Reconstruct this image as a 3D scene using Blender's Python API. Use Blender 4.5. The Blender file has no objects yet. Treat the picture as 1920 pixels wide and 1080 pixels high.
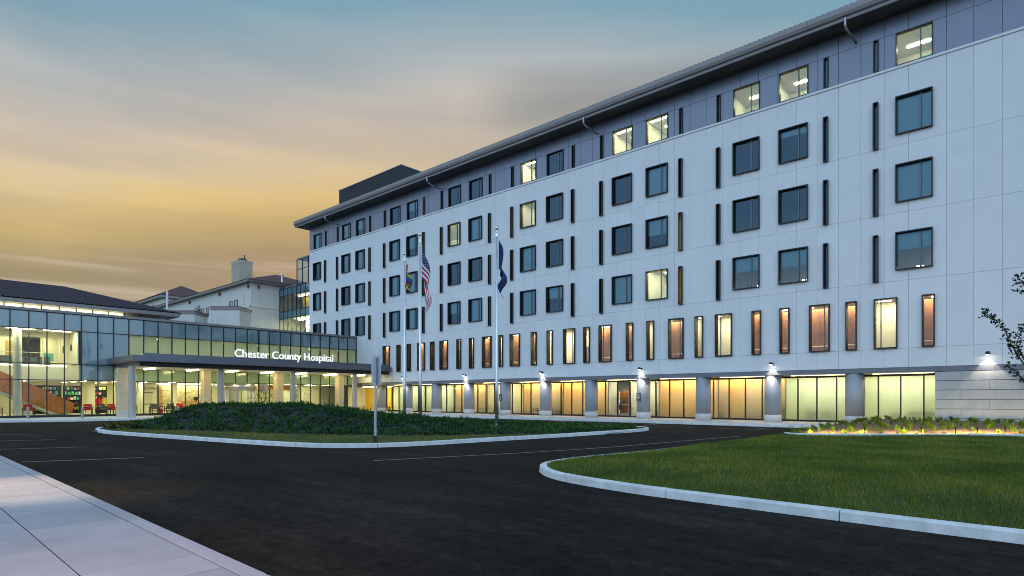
import bpy, math, random
import numpy as np
from mathutils import Vector
random.seed(7); RNG = np.random.default_rng(11)
SC = bpy.context.scene
COL = SC.collection
R = math.radians

# ------------------------------------------------------------------ camera
# world axes: X runs along the long white facade (to the right), Y goes into it, Z up; camera 1.7 m above the road
cam_d = bpy.data.cameras.new('camera'); cam = bpy.data.objects.new('camera', cam_d); COL.objects.link(cam)
cam.location = (0, 0, 1.7)
cam.rotation_euler = (R(90), 0, math.atan(1020 / 1130))
cam_d.sensor_width = 36; cam_d.lens = 1130 / 1920 * 36
cam_d.shift_y = 206 / 1920
cam_d.clip_start = 0.05; cam_d.clip_end = 3000
SC.camera = cam

# ------------------------------------------------------------------ world: dusk sky
def lin(r, g, b):
    f = lambda c: (c / 255) / 12.92 if c / 255 <= .04045 else ((c / 255 + .055) / 1.055) ** 2.4
    return (f(r), f(g), f(b), 1)
W = bpy.data.worlds.new('World'); SC.world = W; W.use_nodes = True
nt = W.node_tree; nt.nodes.clear(); N = nt.nodes.new; L = nt.links.new
out = N('ShaderNodeOutputWorld'); bg = N('ShaderNodeBackground')
tc = N('ShaderNodeTexCoord'); sep = N('ShaderNodeSeparateXYZ'); L(tc.outputs['Generated'], sep.inputs[0])
def M(op, a, b=None, c=None, clamp=False):
    n = N('ShaderNodeMath'); n.operation = op; n.use_clamp = clamp
    for i, x in enumerate((a, b, c)):
        if x is None: continue
        if isinstance(x, (int, float)): n.inputs[i].default_value = x
        else: L(x, n.inputs[i])
    return n.outputs[0]
def ramp(fac, stops, interp='B_SPLINE'):
    n = N('ShaderNodeValToRGB'); n.color_ramp.interpolation = interp
    e = n.color_ramp.elements
    while len(e) < len(stops): e.new(.5)
    for el, (p, c) in zip(e, stops): el.position = p; el.color = c
    L(fac, n.inputs[0]); return n.outputs[0]
def mixc(f, a, b, bt='MIX'):
    n = N('ShaderNodeMix'); n.data_type = 'RGBA'; n.blend_type = bt
    if isinstance(f, (int, float)): n.inputs[0].default_value = f
    else: L(f, n.inputs[0])
    for i, x in ((6, a), (7, b)):
        if isinstance(x, tuple): n.inputs[i].default_value = x
        else: L(x, n.inputs[i])
    return n.outputs[2]
# long streaks of cloud, stretched along the horizon
mp = N('ShaderNodeMapping'); mp.inputs['Scale'].default_value = (1.3, 1.3, 17); L(tc.outputs['Generated'], mp.inputs[0])
ns = N('ShaderNodeTexNoise'); ns.inputs['Scale'].default_value = 1.6; ns.inputs['Detail'].default_value = 5; ns.inputs['Roughness'].default_value = .5
L(mp.outputs[0], ns.inputs['Vector'])
mp2 = N('ShaderNodeMapping'); mp2.inputs['Scale'].default_value = (1.1, 1.1, 4.5); mp2.inputs['Location'].default_value = (3.1, .4, .9); L(tc.outputs['Generated'], mp2.inputs[0])
ns2 = N('ShaderNodeTexNoise'); ns2.inputs['Scale'].default_value = 1.5; ns2.inputs['Detail'].default_value = 3; L(mp2.outputs[0], ns2.inputs['Vector'])
zc = M('MAXIMUM', sep.outputs[2], 0.0)
zw = M('ADD', zc, M('MULTIPLY', M('SUBTRACT', ns.outputs[0], .5), .045))
zw = M('ADD', zw, M('MULTIPLY', M('SUBTRACT', ns2.outputs[0], .5), .06))
hl = M('SQRT', M('ADD', M('MULTIPLY', sep.outputs[0], sep.outputs[0]), M('ADD', M('MULTIPLY', sep.outputs[1], sep.outputs[1]), 1e-4)))
# the warm band climbs higher away from the far left
dm_ = M('DIVIDE', M('ADD', M('MULTIPLY', sep.outputs[0], -.69), M('MULTIPLY', sep.outputs[1], .724)), hl)
zw = M('SUBTRACT', zw, M('MULTIPLY', M('DIVIDE', M('SUBTRACT', dm_, .81), .19, clamp=True), .085))
west = ramp(zw, [(0, lin(108, 102, 94)), (.12, lin(116, 108, 92)), (.16, lin(136, 120, 88)), (.20, lin(182, 156, 94)), (.24, lin(219, 187, 115)),
                 (.28, lin(222, 197, 150)), (.33, lin(208, 190, 170)), (.39, lin(174, 179, 180)), (.46, lin(118, 158, 176)),
                 (.62, lin(96, 146, 176)), (1, lin(88, 132, 172))], 'LINEAR')
# darker cloud banks: low bands, and a grey bank climbing to the right of the glow
low = M('MULTIPLY', ramp(ns.outputs[0], [(.44, (0, 0, 0, 1)), (.60, (1, 1, 1, 1))]), ramp(zc, [(.10, (1, 1, 1, 1)), (.30, (0, 0, 0, 1))]))
west = mixc(M('MULTIPLY', low, .85), west, lin(112, 103, 84))
bank = M('MULTIPLY', ramp(ns2.outputs[0], [(.50, (0, 0, 0, 1)), (.66, (1, 1, 1, 1))]), ramp(zc, [(.22, (0, 0, 0, 1)), (.34, (1, 1, 1, 1)), (.5, (.2, .2, .2, 1))]))
west = mixc(M('MULTIPLY', bank, .5), west, lin(116, 126, 132))
# one grey bank trailing out from behind the roofline
d2 = M('DIVIDE', M('ADD', M('MULTIPLY', sep.outputs[0], -.53), M('MULTIPLY', sep.outputs[1], .848)), hl)
zn = M('ADD', zc, M('MULTIPLY', M('SUBTRACT', ns2.outputs[0], .5), .05))
blob = M('MULTIPLY', ramp(d2, [(.965, (0, 0, 0, 1)), (.999, (1, 1, 1, 1))], 'EASE'), ramp(zn, [(.385, (0, 0, 0, 1)), (.44, (1, 1, 1, 1)), (.46, (.75, .75, .75, 1)), (.49, (0, 0, 0, 1))], 'EASE'))
west = mixc(M('MULTIPLY', blob, .62), west, lin(98, 112, 120))
# thin pale streaks low over the roofs
mp3 = N('ShaderNodeMapping'); mp3.inputs['Scale'].default_value = (1.6, 1.6, 42); mp3.inputs['Location'].default_value = (.7, 2.2, .3); L(tc.outputs['Generated'], mp3.inputs[0])
ns3 = N('ShaderNodeTexNoise'); ns3.inputs['Scale'].default_value = 1.3; ns3.inputs['Detail'].default_value = 3; L(mp3.outputs[0], ns3.inputs['Vector'])
pale = M('MULTIPLY', ramp(ns3.outputs[0], [(.54, (0, 0, 0, 1)), (.68, (1, 1, 1, 1))]), ramp(zc, [(.10, (1, 1, 1, 1)), (.19, (.9, .9, .9, 1)), (.27, (0, 0, 0, 1))]))
west = mixc(M('MULTIPLY', pale, .6), west, lin(196, 184, 166))
east = ramp(zc, [(0, (.50, .74, 1.04, 1)), (.15, (.75, 1.11, 1.56, 1)), (.5, (.84, 1.24, 1.76, 1)), (1, (.35, .55, .82, 1))], 'LINEAR')  # unseen sky behind the camera, made brighter and bluer to light the facade
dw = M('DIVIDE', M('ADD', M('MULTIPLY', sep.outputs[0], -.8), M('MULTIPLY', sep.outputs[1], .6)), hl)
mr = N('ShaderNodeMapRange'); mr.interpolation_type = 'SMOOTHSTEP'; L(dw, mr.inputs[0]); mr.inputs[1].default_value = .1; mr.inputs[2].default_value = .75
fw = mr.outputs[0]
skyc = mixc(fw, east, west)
sky = N('ShaderNodeTexSky'); sky.sky_type = 'NISHITA'; sky.sun_disc = False
SUN_AZ = math.atan2(-.8, .6)          # azimuth of the afterglow, measured from +Y towards +X
sky.sun_elevation = R(1.0); sky.sun_rotation = SUN_AZ
skyn = mixc(1.0, sky.outputs[0], (.05, .05, .05, 1), 'MULTIPLY')
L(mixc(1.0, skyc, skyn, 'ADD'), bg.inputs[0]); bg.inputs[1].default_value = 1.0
L(bg.outputs[0], out.inputs[0])

sun_d = bpy.data.lights.new('sun', 'SUN'); sun = bpy.data.objects.new('sun', sun_d); COL.objects.link(sun)
sun_d.energy = .12; sun_d.angle = R(12); sun_d.color = (1, .72, .42)
sun.rotation_euler = (R(88), 0, math.atan2(.8, .6) + math.pi)   # grazing light from the afterglow
sun.rotation_euler = Vector((.8, -.6, -.05)).to_track_quat('-Z', 'Y').to_euler()
SC.view_settings.view_transform = 'Standard'; SC.view_settings.look = 'None'
SC.view_settings.exposure = 0; SC.view_settings.gamma = 1; SC.view_settings.use_curve_mapping = False
SC.render.engine = 'CYCLES'
cy = SC.cycles
cy.use_denoising = True
try: cy.denoiser = 'OPENIMAGEDENOISE'
except Exception: pass
cy.max_bounces = 8; cy.diffuse_bounces = 4; cy.glossy_bounces = 3; cy.transmission_bounces = 4; cy.transparent_max_bounces = 12
cy.sample_clamp_indirect = 4; cy.caustics_reflective = False; cy.caustics_refractive = False
cy.use_light_tree = True; cy.filter_width = .95

# ------------------------------------------------------------------ materials
MATS = {}
def mat(name, col, rough=.6, metal=0, var=0, scale=4, bump=0, bscale=40, emit=None, estr=0, spec=.5, streak=0, col2=None, coat=0, rand=0):
    m = bpy.data.materials.new(name); m.use_nodes = True; t = m.node_tree; b = t.nodes['Principled BSDF']
    c = tuple(col) + (1,)
    b.inputs['Base Color'].default_value = c; b.inputs['Roughness'].default_value = rough; b.inputs['Metallic'].default_value = metal
    b.inputs['Specular IOR Level'].default_value = spec
    if coat: b.inputs['Coat Weight'].default_value = coat
    if var or bump or streak:
        co = t.nodes.new('ShaderNodeNewGeometry')
        src = None
        if var:
            n = t.nodes.new('ShaderNodeTexNoise'); n.inputs['Scale'].default_value = scale; n.inputs['Detail'].default_value = 7; n.inputs['Roughness'].default_value = .62
            t.links.new(co.outputs['Position'], n.inputs['Vector'])
            r = t.nodes.new('ShaderNodeValToRGB'); e = r.color_ramp.elements
            lo = tuple(x * (1 - var) for x in col) if col2 is None else tuple(col2)
            hi = tuple(min(1, x * (1 + var)) for x in col)
            e[0].position = .3; e[0].color = lo + (1,); e[1].position = .7; e[1].color = hi + (1,)
            t.links.new(n.outputs[0], r.inputs[0]); src = r.outputs[0]
        if streak:
            mpn = t.nodes.new('ShaderNodeMapping'); mpn.inputs['Scale'].default_value = (2.2, 2.2, .12); t.links.new(co.outputs['Position'], mpn.inputs[0])
            n2 = t.nodes.new('ShaderNodeTexNoise'); n2.inputs['Scale'].default_value = 1.6; n2.inputs['Detail'].default_value = 6
            t.links.new(mpn.outputs[0], n2.inputs['Vector'])
            r2 = t.nodes.new('ShaderNodeValToRGB'); r2.color_ramp.elements[0].position = .35; r2.color_ramp.elements[1].position = .6
            r2.color_ramp.elements[0].color = (1 - streak, 1 - streak, 1 - streak * 1.1, 1); r2.color_ramp.elements[1].color = (1, 1, 1, 1)
            t.links.new(n2.outputs[0], r2.inputs[0])
            mx = t.nodes.new('ShaderNodeMix'); mx.data_type = 'RGBA'; mx.blend_type = 'MULTIPLY'; mx.inputs[0].default_value = 1
            if src: t.links.new(src, mx.inputs[6])
            else: mx.inputs[6].default_value = c
            t.links.new(r2.outputs[0], mx.inputs[7]); src = mx.outputs[2]
        if rand and src:
            oi = t.nodes.new('ShaderNodeObjectInfo'); mr_ = t.nodes.new('ShaderNodeMapRange'); mr_.inputs[3].default_value = 1 - rand; mr_.inputs[4].default_value = 1 + rand * .4
            t.links.new(oi.outputs['Random'], mr_.inputs[0]); hs = t.nodes.new('ShaderNodeMix'); hs.data_type = 'RGBA'; hs.blend_type = 'MULTIPLY'; hs.inputs[0].default_value = 1
            t.links.new(src, hs.inputs[6]); t.links.new(mr_.outputs[0], hs.inputs[7]); src = hs.outputs[2]
        if src: t.links.new(src, b.inputs['Base Color'])
        if bump:
            n3 = t.nodes.new('ShaderNodeTexNoise'); n3.inputs['Scale'].default_value = bscale; n3.inputs['Detail'].default_value = 4
            t.links.new(co.outputs['Position'], n3.inputs['Vector'])
            bp = t.nodes.new('ShaderNodeBump'); bp.inputs['Strength'].default_value = bump; bp.inputs['Distance'].default_value = .02
            t.links.new(n3.outputs[0], bp.inputs['Height']); t.links.new(bp.outputs[0], b.inputs['Normal'])
    if emit:
        b.inputs['Emission Color'].default_value = tuple(emit) + (1,); b.inputs['Emission Strength'].default_value = estr
    MATS[name] = m; return m
def emission(name, col, s):
    m = bpy.data.materials.new(name); m.use_nodes = True; t = m.node_tree; t.nodes.clear()
    o = t.nodes.new('ShaderNodeOutputMaterial'); e = t.nodes.new('ShaderNodeEmission'); e.inputs[0].default_value = tuple(col) + (1,); e.inputs[1].default_value = s
    t.links.new(e.outputs[0], o.inputs[0]); MATS[name] = m; return m
def glass(name, tint, ior=2.0, rough=.0, wav=.0, refl=None):
    m = bpy.data.materials.new(name); m.use_nodes = True; t = m.node_tree; t.nodes.clear()
    o = t.nodes.new('ShaderNodeOutputMaterial'); tr = t.nodes.new('ShaderNodeBsdfTransparent'); tr.inputs[0].default_value = tuple(tint) + (1,)
    g = t.nodes.new('ShaderNodeBsdfGlossy'); g.inputs['Roughness'].default_value = rough; fr = t.nodes.new('ShaderNodeFresnel'); fr.inputs[0].default_value = ior
    g.inputs[0].default_value = (refl if refl else (.92, .96, 1)) + (1,)
    if wav:
        co = t.nodes.new('ShaderNodeNewGeometry'); n = t.nodes.new('ShaderNodeTexNoise'); n.inputs['Scale'].default_value = .9; t.links.new(co.outputs['Position'], n.inputs['Vector'])
        bp = t.nodes.new('ShaderNodeBump'); bp.inputs['Strength'].default_value = wav; bp.inputs['Distance'].default_value = .05; t.links.new(n.outputs[0], bp.inputs['Height'])
        t.links.new(bp.outputs[0], g.inputs['Normal'])
    mx = t.nodes.new('ShaderNodeMixShader'); t.links.new(fr.outputs[0], mx.inputs[0]); t.links.new(tr.outputs[0], mx.inputs[1]); t.links.new(g.outputs[0], mx.inputs[2])
    t.links.new(mx.outputs[0], o.inputs[0]); MATS[name] = m; return m
def translucent(name, col, dif=.35):
    m = bpy.data.materials.new(name); m.use_nodes = True; t = m.node_tree; t.nodes.clear()
    o = t.nodes.new('ShaderNodeOutputMaterial'); a = t.nodes.new('ShaderNodeBsdfTranslucent'); b = t.nodes.new('ShaderNodeBsdfDiffuse')
    a.inputs[0].default_value = tuple(col) + (1,); b.inputs[0].default_value = tuple(col) + (1,)
    mx = t.nodes.new('ShaderNodeMixShader'); mx.inputs[0].default_value = dif
    t.links.new(a.outputs[0], mx.inputs[1]); t.links.new(b.outputs[0], mx.inputs[2]); t.links.new(mx.outputs[0], o.inputs[0]); MATS[name] = m; return m
def leafmat(name, c1, c2, c3=None, trans=.25):
    m = bpy.data.materials.new(name); m.use_nodes = True; t = m.node_tree; t.nodes.clear()
    o = t.nodes.new('ShaderNodeOutputMaterial'); at_ = t.nodes.new('ShaderNodeAttribute'); at_.attribute_name = 'rnd'
    r = t.nodes.new('ShaderNodeValToRGB'); e = r.color_ramp.elements; e[0].color = tuple(c1) + (1,); e[1].color = tuple(c2) + (1,)
    if c3: x = e.new(.93); x.color = tuple(c2) + (1,); e[2].color = tuple(c3) + (1,)
    t.links.new(at_.outputs['Fac'], r.inputs[0])
    co = t.nodes.new('ShaderNodeNewGeometry'); n = t.nodes.new('ShaderNodeTexNoise'); n.inputs['Scale'].default_value = .55; n.inputs['Detail'].default_value = 5
    t.links.new(co.outputs['Position'], n.inputs['Vector'])
    r2 = t.nodes.new('ShaderNodeValToRGB'); r2.color_ramp.elements[0].position = .35; r2.color_ramp.elements[1].position = .65
    r2.color_ramp.elements[0].color = (.52, .60, .48, 1); r2.color_ramp.elements[1].color = (1.18, 1.08, 1, 1); t.links.new(n.outputs[0], r2.inputs[0])
    mx0 = t.nodes.new('ShaderNodeMix'); mx0.data_type = 'RGBA'; mx0.blend_type = 'MULTIPLY'; mx0.inputs[0].default_value = 1
    t.links.new(r.outputs[0], mx0.inputs[6]); t.links.new(r2.outputs[0], mx0.inputs[7])
    a = t.nodes.new('ShaderNodeBsdfPrincipled'); a.inputs['Roughness'].default_value = .55; a.inputs['Specular IOR Level'].default_value = .25
    b = t.nodes.new('ShaderNodeBsdfTranslucent'); t.links.new(mx0.outputs[2], a.inputs[0]); t.links.new(mx0.outputs[2], b.inputs[0])
    mx = t.nodes.new('ShaderNodeMixShader'); mx.inputs[0].default_value = trans; t.links.new(a.outputs[0], mx.inputs[1]); t.links.new(b.outputs[0], mx.inputs[2])
    t.links.new(mx.outputs[0], o.inputs[0]); MATS[name] = m; return m

mat('precast', (.76, .755, .74), .85, var=.03, scale=1.0, bump=.08, bscale=30, rand=.035)
mat('joint', (.30, .31, .32), .9)
mat('cladding', (.18, .19, .225), .38, .75, var=.05, scale=.6)
mat('soffit', (.11, .11, .115), .5, .3)
mat('fascia', (.25, .225, .215), .45, .4, var=.05, scale=.8)
mat('tile_dark', (.09, .075, .075), .75, var=.25, scale=3)
mat('bronze', (.035, .033, .033), .42, .6)
mat('alu', (.34, .36, .38), .4, .8)
mat('window_bar', (.16, .17, .18), .55, .2)
mat('mullion', (.03, .032, .035), .45, .4)
mat('stone', (.44, .43, .41), .8, var=.09, scale=2.5, bump=.15, bscale=25, streak=.08)
mat('band', (.17, .18, .2), .55, .2, var=.05, scale=1)
mat('column', (.33, .345, .37), .5, .1, var=.04, scale=2)
mat('concrete', (.55, .54, .52), .85, var=.08, scale=3, bump=.15, bscale=60)
mat('kerbstone', (.70, .69, .67), .85, var=.14, scale=3.0, bump=.3, bscale=60, streak=.14, rand=.10)
mat('stone_warm', (.60, .50, .36), .85, var=.06, scale=3, bump=.1, bscale=30)
mat('roof_tile_plum', (.05, .034, .042), .8, spec=.2, var=.3, scale=5)
mat('spandrel_teal', (.10, .20, .21), .08, 0, spec=.8)
mat('slab', (.38, .35, .355), .85, rand=.10, var=.10, scale=1.1, bump=.12, bscale=90)
mat('gap', (.06, .06, .06), .9)
mat('paint', (.28, .28, .27), .8, var=.3, scale=9, col2=(.10, .10, .10))
mat('mulch', (.026, .025, .03), .95, var=.5, scale=26, bump=1.0, bscale=60)
mat('bark_mulch', (.19, .10, .05), .95, var=.6, scale=22, bump=1.0, bscale=55)
mat('soil', (.04, .055, .016), .95, var=.4, scale=14, bump=.6, bscale=60)
mat('earth', (.07, .09, .05), .95, var=.3, scale=.3)
mat('room_wall', (.72, .69, .60), .9)
mat('room_dark', (.30, .30, .29), .9)
mat('blind', (.50, .66, .63), .9)
mat('curtain', (.46, .33, .12), .9)
mat('wood', (.60, .20, .045), .5, var=.25, scale=2, streak=.3)
mat('wood_red', (.32, .17, .115), .5, var=.2, scale=2, streak=.35)
mat('wood_light', (.52, .33, .16), .55, var=.15, scale=3)
mat('white_wall', (.80, .77, .66), .8)
mat('floor_tile', (.60, .57, .48), .45, var=.06, scale=1)
mat('yellow_wall', (.80, .50, .06), .8)
mat('red_fabric', (.55, .03, .04), .8)
mat('grey_fabric', (.12, .13, .13), .8)
mat('dark_metal', (.03, .03, .032), .4, .6)
mat('steel', (.62, .63, .65), .28, .95)
mat('pole_metal', (.72, .73, .75), .3, .9)
mat('sign_back', (.46, .48, .50), .45, .6, var=.06, scale=5)
mat('stucco', (.70, .66, .60), .9, var=.05, scale=1.5, bump=.1, bscale=12, streak=.06)
mat('roof_red', (.10, .045, .04), .8, var=.3, scale=4)
mat('coping_red', (.22, .06, .05), .7)
mat('spandrel', (.165, .235, .24), .05, 0, spec=1.0, coat=1, var=.12, scale=.35)
mat('spandrel_green', (.38, .52, .32), .12, 0, spec=.6)
mat('screen_metal', (.05, .055, .065), .6, .5)
mat('canopy_column', (.46, .42, .37), .5, .2)
mat('chimney_stone', (.46, .39, .30), .9, var=.06, scale=1)
mat('letter', (.8, .8, .82), .5, emit=(.93, .96, 1), estr=1.1)
mat('plate_black', (.02, .02, .022), .5)
mat('print_white', (.75, .75, .75), .6)
mat('leaf_sign', (.08, .3, .04), .6)
mat('blue_sign', (.02, .05, .3), .6)
mat('yellow_item', (.7, .6, .05), .6); mat('teal_item', (.08, .38, .36), .6); mat('cream_item', (.7, .66, .55), .6); mat('black_item', (.03, .03, .03), .6); mat('pink_item', (.6, .12, .25), .6)
mat('ledge_stone', (.42, .36, .24), .85, var=.35, scale=3, bump=.8, bscale=8)
mat('bark', (.10, .075, .055), .9, var=.3, scale=20, bump=.6, bscale=60)
mat('blue_screen', (.1, .2, .5), .5, emit=(.25, .45, 1), estr=1.2)
mat('flag_orange', (.75, .2, .01), .8); mat('flag_yellow', (.75, .6, .02), .8); mat('flag_green', (.02, .22, .05), .8)
mat('flag_red', (.42, .02, .035), .8); mat('flag_blue', (.02, .05, .36), .8); mat('flag_violet', (.09, .02, .2), .8)
mat('flag_white', (.68, .68, .70), .8); mat('flag_navy', (.012, .02, .10), .8); mat('flag_gold', (.5, .3, .05), .7)
glass('window_glass', (.76, .90, .94), 1.75, .0, .12, (.50, .76, 1))
glass('clear_glass', (.88, .95, .84), 1.42, .0, .08)
glass('store_glass', (.90, .93, .88), 1.6)
translucent('shade', (.86, .84, .70))
translucent('shade_green', (.80, .86, .62))
translucent('shade_amber', (.90, .77, .50))
translucent('shade_gold', (.75, .48, .10))
translucent('frosted', (.74, .80, .64), .5)
emission('lamp_white', (1, .88, .50), 40)
emission('lamp_lobby', (1, .93, .50), 70)
emission('lamp_soft', (1, .92, .68), 9)
emission('lamp_warm', (1, .60, .20), 16)
emission('lamp_cove', (1, .74, .38), 60)
emission('lamp_pale', (1, 1, .74), 21)
emission('lamp_amber', (1, .50, .12), 60)
emission('lamp_canopy', (1, .88, .44), 42)
emission('lamp_head', (1, .96, .86), 30)
emission('lamp_bed', (1, .70, .30), 260)
emission('lamp_slit', (1, .80, .42), 9)
emission('lamp_slit2', (1, .86, .55), 2.5)
emission('lamp_alcove', (1, .93, .62), 34)
emission('lamp_upper', (1, .96, .70), 17)
emission('lamp_pale_dim', (1, .95, .66), 11)
emission('lamp_soffit', (1, .72, .34), 22)
emission('exit_red', (1, .08, .05), 2.0)
leafmat('grass', (.068, .105, .012), (.225, .275, .038), (.48, .43, .15))
leafmat('grass_olive', (.10, .12, .008), (.27, .27, .03), (.42, .38, .10))
leafmat('groundcover', (.014, .052, .014), (.055, .16, .034), (.11, .26, .06))
leafmat('groundcover_light', (.03, .09, .015), (.08, .20, .035), (.16, .30, .06))
leafmat('daylily', (.10, .18, .012), (.22, .33, .03), (.34, .38, .07), .35)
leafmat('bedding_red', (.035, .006, .008), (.07, .012, .014))
leafmat('bedding_lime', (.08, .12, .012), (.18, .22, .03))
leafmat('tree_leaf', (.010, .022, .008), (.022, .045, .014))
leafmat('courtyard_leaf', (.10, .22, .05), (.30, .46, .14))

# asphalt: aggregate, blotches, tyre-polished lanes, scattered pale stones
def asphalt():
    m = bpy.data.materials.new('asphalt'); m.use_nodes = True; t = m.node_tree; b = t.nodes['Principled BSDF']; n_ = t.nodes.new; l = t.links.new
    co = n_('ShaderNodeNewGeometry')
    def noise(s, d=4, r=.6, sc=None):
        n = n_('ShaderNodeTexNoise'); n.inputs['Scale'].default_value = s; n.inputs['Detail'].default_value = d; n.inputs['Roughness'].default_value = r
        if sc: mp = n_('ShaderNodeMapping'); mp.inputs['Scale'].default_value = sc; mp.inputs['Rotation'].default_value = (0, 0, .5); l(co.outputs['Position'], mp.inputs[0]); l(mp.outputs[0], n.inputs['Vector'])
        else: l(co.outputs['Position'], n.inputs['Vector'])
        return n.outputs[0]
    def rmp(f, p0, c0, p1, c1):
        r = n_('ShaderNodeValToRGB'); e = r.color_ramp.elements; e[0].position = p0; e[0].color = c0 + (1,); e[1].position = p1; e[1].color = c1 + (1,); l(f, r.inputs[0]); return r.outputs[0]
    def mul(a, c):
        x = n_('ShaderNodeMix'); x.data_type = 'RGBA'; x.blend_type = 'MULTIPLY'; x.inputs[0].default_value = 1; l(a, x.inputs[6]); l(c, x.inputs[7]); return x.outputs[2]
    g3 = lambda v: (v, v, v)
    fine = noise(48, 3)
    c = rmp(noise(.3, 6), .32, (.0125, .0100, .0078), .70, (.0235, .0190, .0150))
    c = mul(c, rmp(fine, .34, g3(.25), .70, g3(2.3)))
    c = mul(c, rmp(noise(5, 5, .7), .35, g3(.62), .68, g3(1.5)))
    c = mul(c, rmp(noise(.9, 5, .65, (.25, 1.6, 1)), .40, g3(.75), .66, g3(1.35)))
    v = n_('ShaderNodeTexVoronoi'); v.inputs['Scale'].default_value = 11; l(co.outputs['Position'], v.inputs['Vector'])
    sp = rmp(v.outputs['Distance'], .045, (1, 1, 1), .07, (0, 0, 0)); x = n_('ShaderNodeMix'); x.data_type = 'RGBA'; l(sp, x.inputs[0]); l(c, x.inputs[6]); x.inputs[7].default_value = (.085, .075, .065, 1)
    l(x.outputs[2], b.inputs['Base Color']); b.inputs['Roughness'].default_value = .9; b.inputs['Specular IOR Level'].default_value = .06
    bp = n_('ShaderNodeBump'); bp.inputs['Strength'].default_value = .6; bp.inputs['Distance'].default_value = .01; l(fine, bp.inputs['Height']); l(bp.outputs[0], b.inputs['Normal'])
    MATS['asphalt'] = m
asphalt()

# ------------------------------------------------------------------ mesh helpers
class MB:
    def __init__(s): s.v = []; s.f = []; s.m = []
    def add(s, vs, fs, mi=0):
        o = len(s.v); s.v += [tuple(p) for p in vs]; s.f += [tuple(o + i for i in f) for f in fs]; s.m += [mi] * len(fs); return s
    def box(s, x0, y0, z0, x1, y1, z1, mi=0):
        return s.add([(x0, y0, z0), (x1, y0, z0), (x1, y1, z0), (x0, y1, z0), (x0, y0, z1), (x1, y0, z1), (x1, y1, z1), (x0, y1, z1)],
                     [(0, 3, 2, 1), (4, 5, 6, 7), (0, 1, 5, 4), (1, 2, 6, 5), (2, 3, 7, 6), (3, 0, 4, 7)], mi)
    def bbox(s, x0, y0, z0, x1, y1, z1, b=.01, mi=0, side=None):
        # box with chamfered vertical and top edges
        p = [(x0 + b, y0), (x1 - b, y0), (x1, y0 + b), (x1, y1 - b), (x1 - b, y1), (x0 + b, y1), (x0, y1 - b), (x0, y0 + b)]
        q = [(min(max(x, x0 + b), x1 - b), min(max(y, y0 + b), y1 - b)) for x, y in p]
        vs = [(x, y, z0) for x, y in p] + [(x, y, z1 - b) for x, y in p] + [(x, y, z1) for x, y in q]
        fs = [tuple(range(7, -1, -1)), tuple(range(16, 24))]
        for k in range(8):
            j = (k + 1) % 8; fs += [(k, j, 8 + j, 8 + k), (8 + k, 8 + j, 16 + j, 16 + k)]
        s.add(vs, fs, mi)
        if side is not None:
            for k in range(8): s.m[-16 + 2 * k] = side
        return s
    def quad(s, a, b, c, d, mi=0): return s.add([a, b, c, d], [(0, 1, 2, 3)], mi)
    def cyl(s, cx, cy, z0, z1, r, n=20, r1=None, mi=0):
        r1 = r if r1 is None else r1
        vs = [(cx + q * math.cos(a), cy + q * math.sin(a), z) for z, q in ((z0, r), (z1, r1)) for a in [2 * math.pi * k / n for k in range(n)]]
        return s.add(vs, [(k, (k + 1) % n, n + (k + 1) % n, n + k) for k in range(n)] + [tuple(range(n - 1, -1, -1)), tuple(range(n, 2 * n))], mi)
    def lathe(s, cx, cy, prof, n=20, mi=0):
        vs = [(cx + r * math.cos(2 * math.pi * k / n), cy + r * math.sin(2 * math.pi * k / n), z) for r, z in prof for k in range(n)]
        fs = [(i * n + k, i * n + (k + 1) % n, (i + 1) * n + (k + 1) % n, (i + 1) * n + k) for i in range(len(prof) - 1) for k in range(n)]
        fs += [tuple(range(n - 1, -1, -1)), tuple((len(prof) - 1) * n + k for k in range(n))]
        return s.add(vs, fs, mi)
    def tube(s, pts, r, n=7, mi=0):
        pts = [Vector(p) for p in pts]; rs = r if isinstance(r, (list, tuple)) else [r] * len(pts); vs = []
        for i, p in enumerate(pts):
            d = (pts[min(i + 1, len(pts) - 1)] - pts[max(i - 1, 0)]).normalized()
            a = d.cross(Vector((0, 0, 1))) if abs(d.z) < .95 else d.cross(Vector((1, 0, 0))); a.normalize(); b = d.cross(a)
            for k in range(n):
                t = 2 * math.pi * k / n; vs.append(p + a * (rs[i] * math.cos(t)) + b * (rs[i] * math.sin(t)))
        fs = [(i * n + k, i * n + (k + 1) % n, (i + 1) * n + (k + 1) % n, (i + 1) * n + k) for i in range(len(pts) - 1) for k in range(n)]
        fs += [tuple(range(n - 1, -1, -1)), tuple((len(pts) - 1) * n + k for k in range(n))]
        return s.add(vs, fs, mi)
    def prism(s, poly, z0, z1, mi=0):
        n = len(poly); return s.add([(x, y, z0) for x, y in poly] + [(x, y, z1) for x, y in poly],
            [(k, (k + 1) % n, n + (k + 1) % n, n + k) for k in range(n)] + [tuple(range(n - 1, -1, -1)), tuple(range(n, 2 * n))], mi)
    def prism_yz(s, poly, x0, x1, mi=0):
        n = len(poly); return s.add([(x0, y, z) for y, z in poly] + [(x1, y, z) for y, z in poly],
            [(k, (k + 1) % n, n + (k + 1) % n, n + k) for k in range(n)] + [tuple(range(n - 1, -1, -1)), tuple(range(n, 2 * n))], mi)
    def mesh(s, name, *mats):
        me = bpy.data.meshes.new(name); me.from_pydata(s.v, [], s.f)
        for m in mats: me.materials.append(MATS[m])
        if len(mats) > 1: me.polygons.foreach_set('material_index', s.m)
        me.update(); return me
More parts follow.
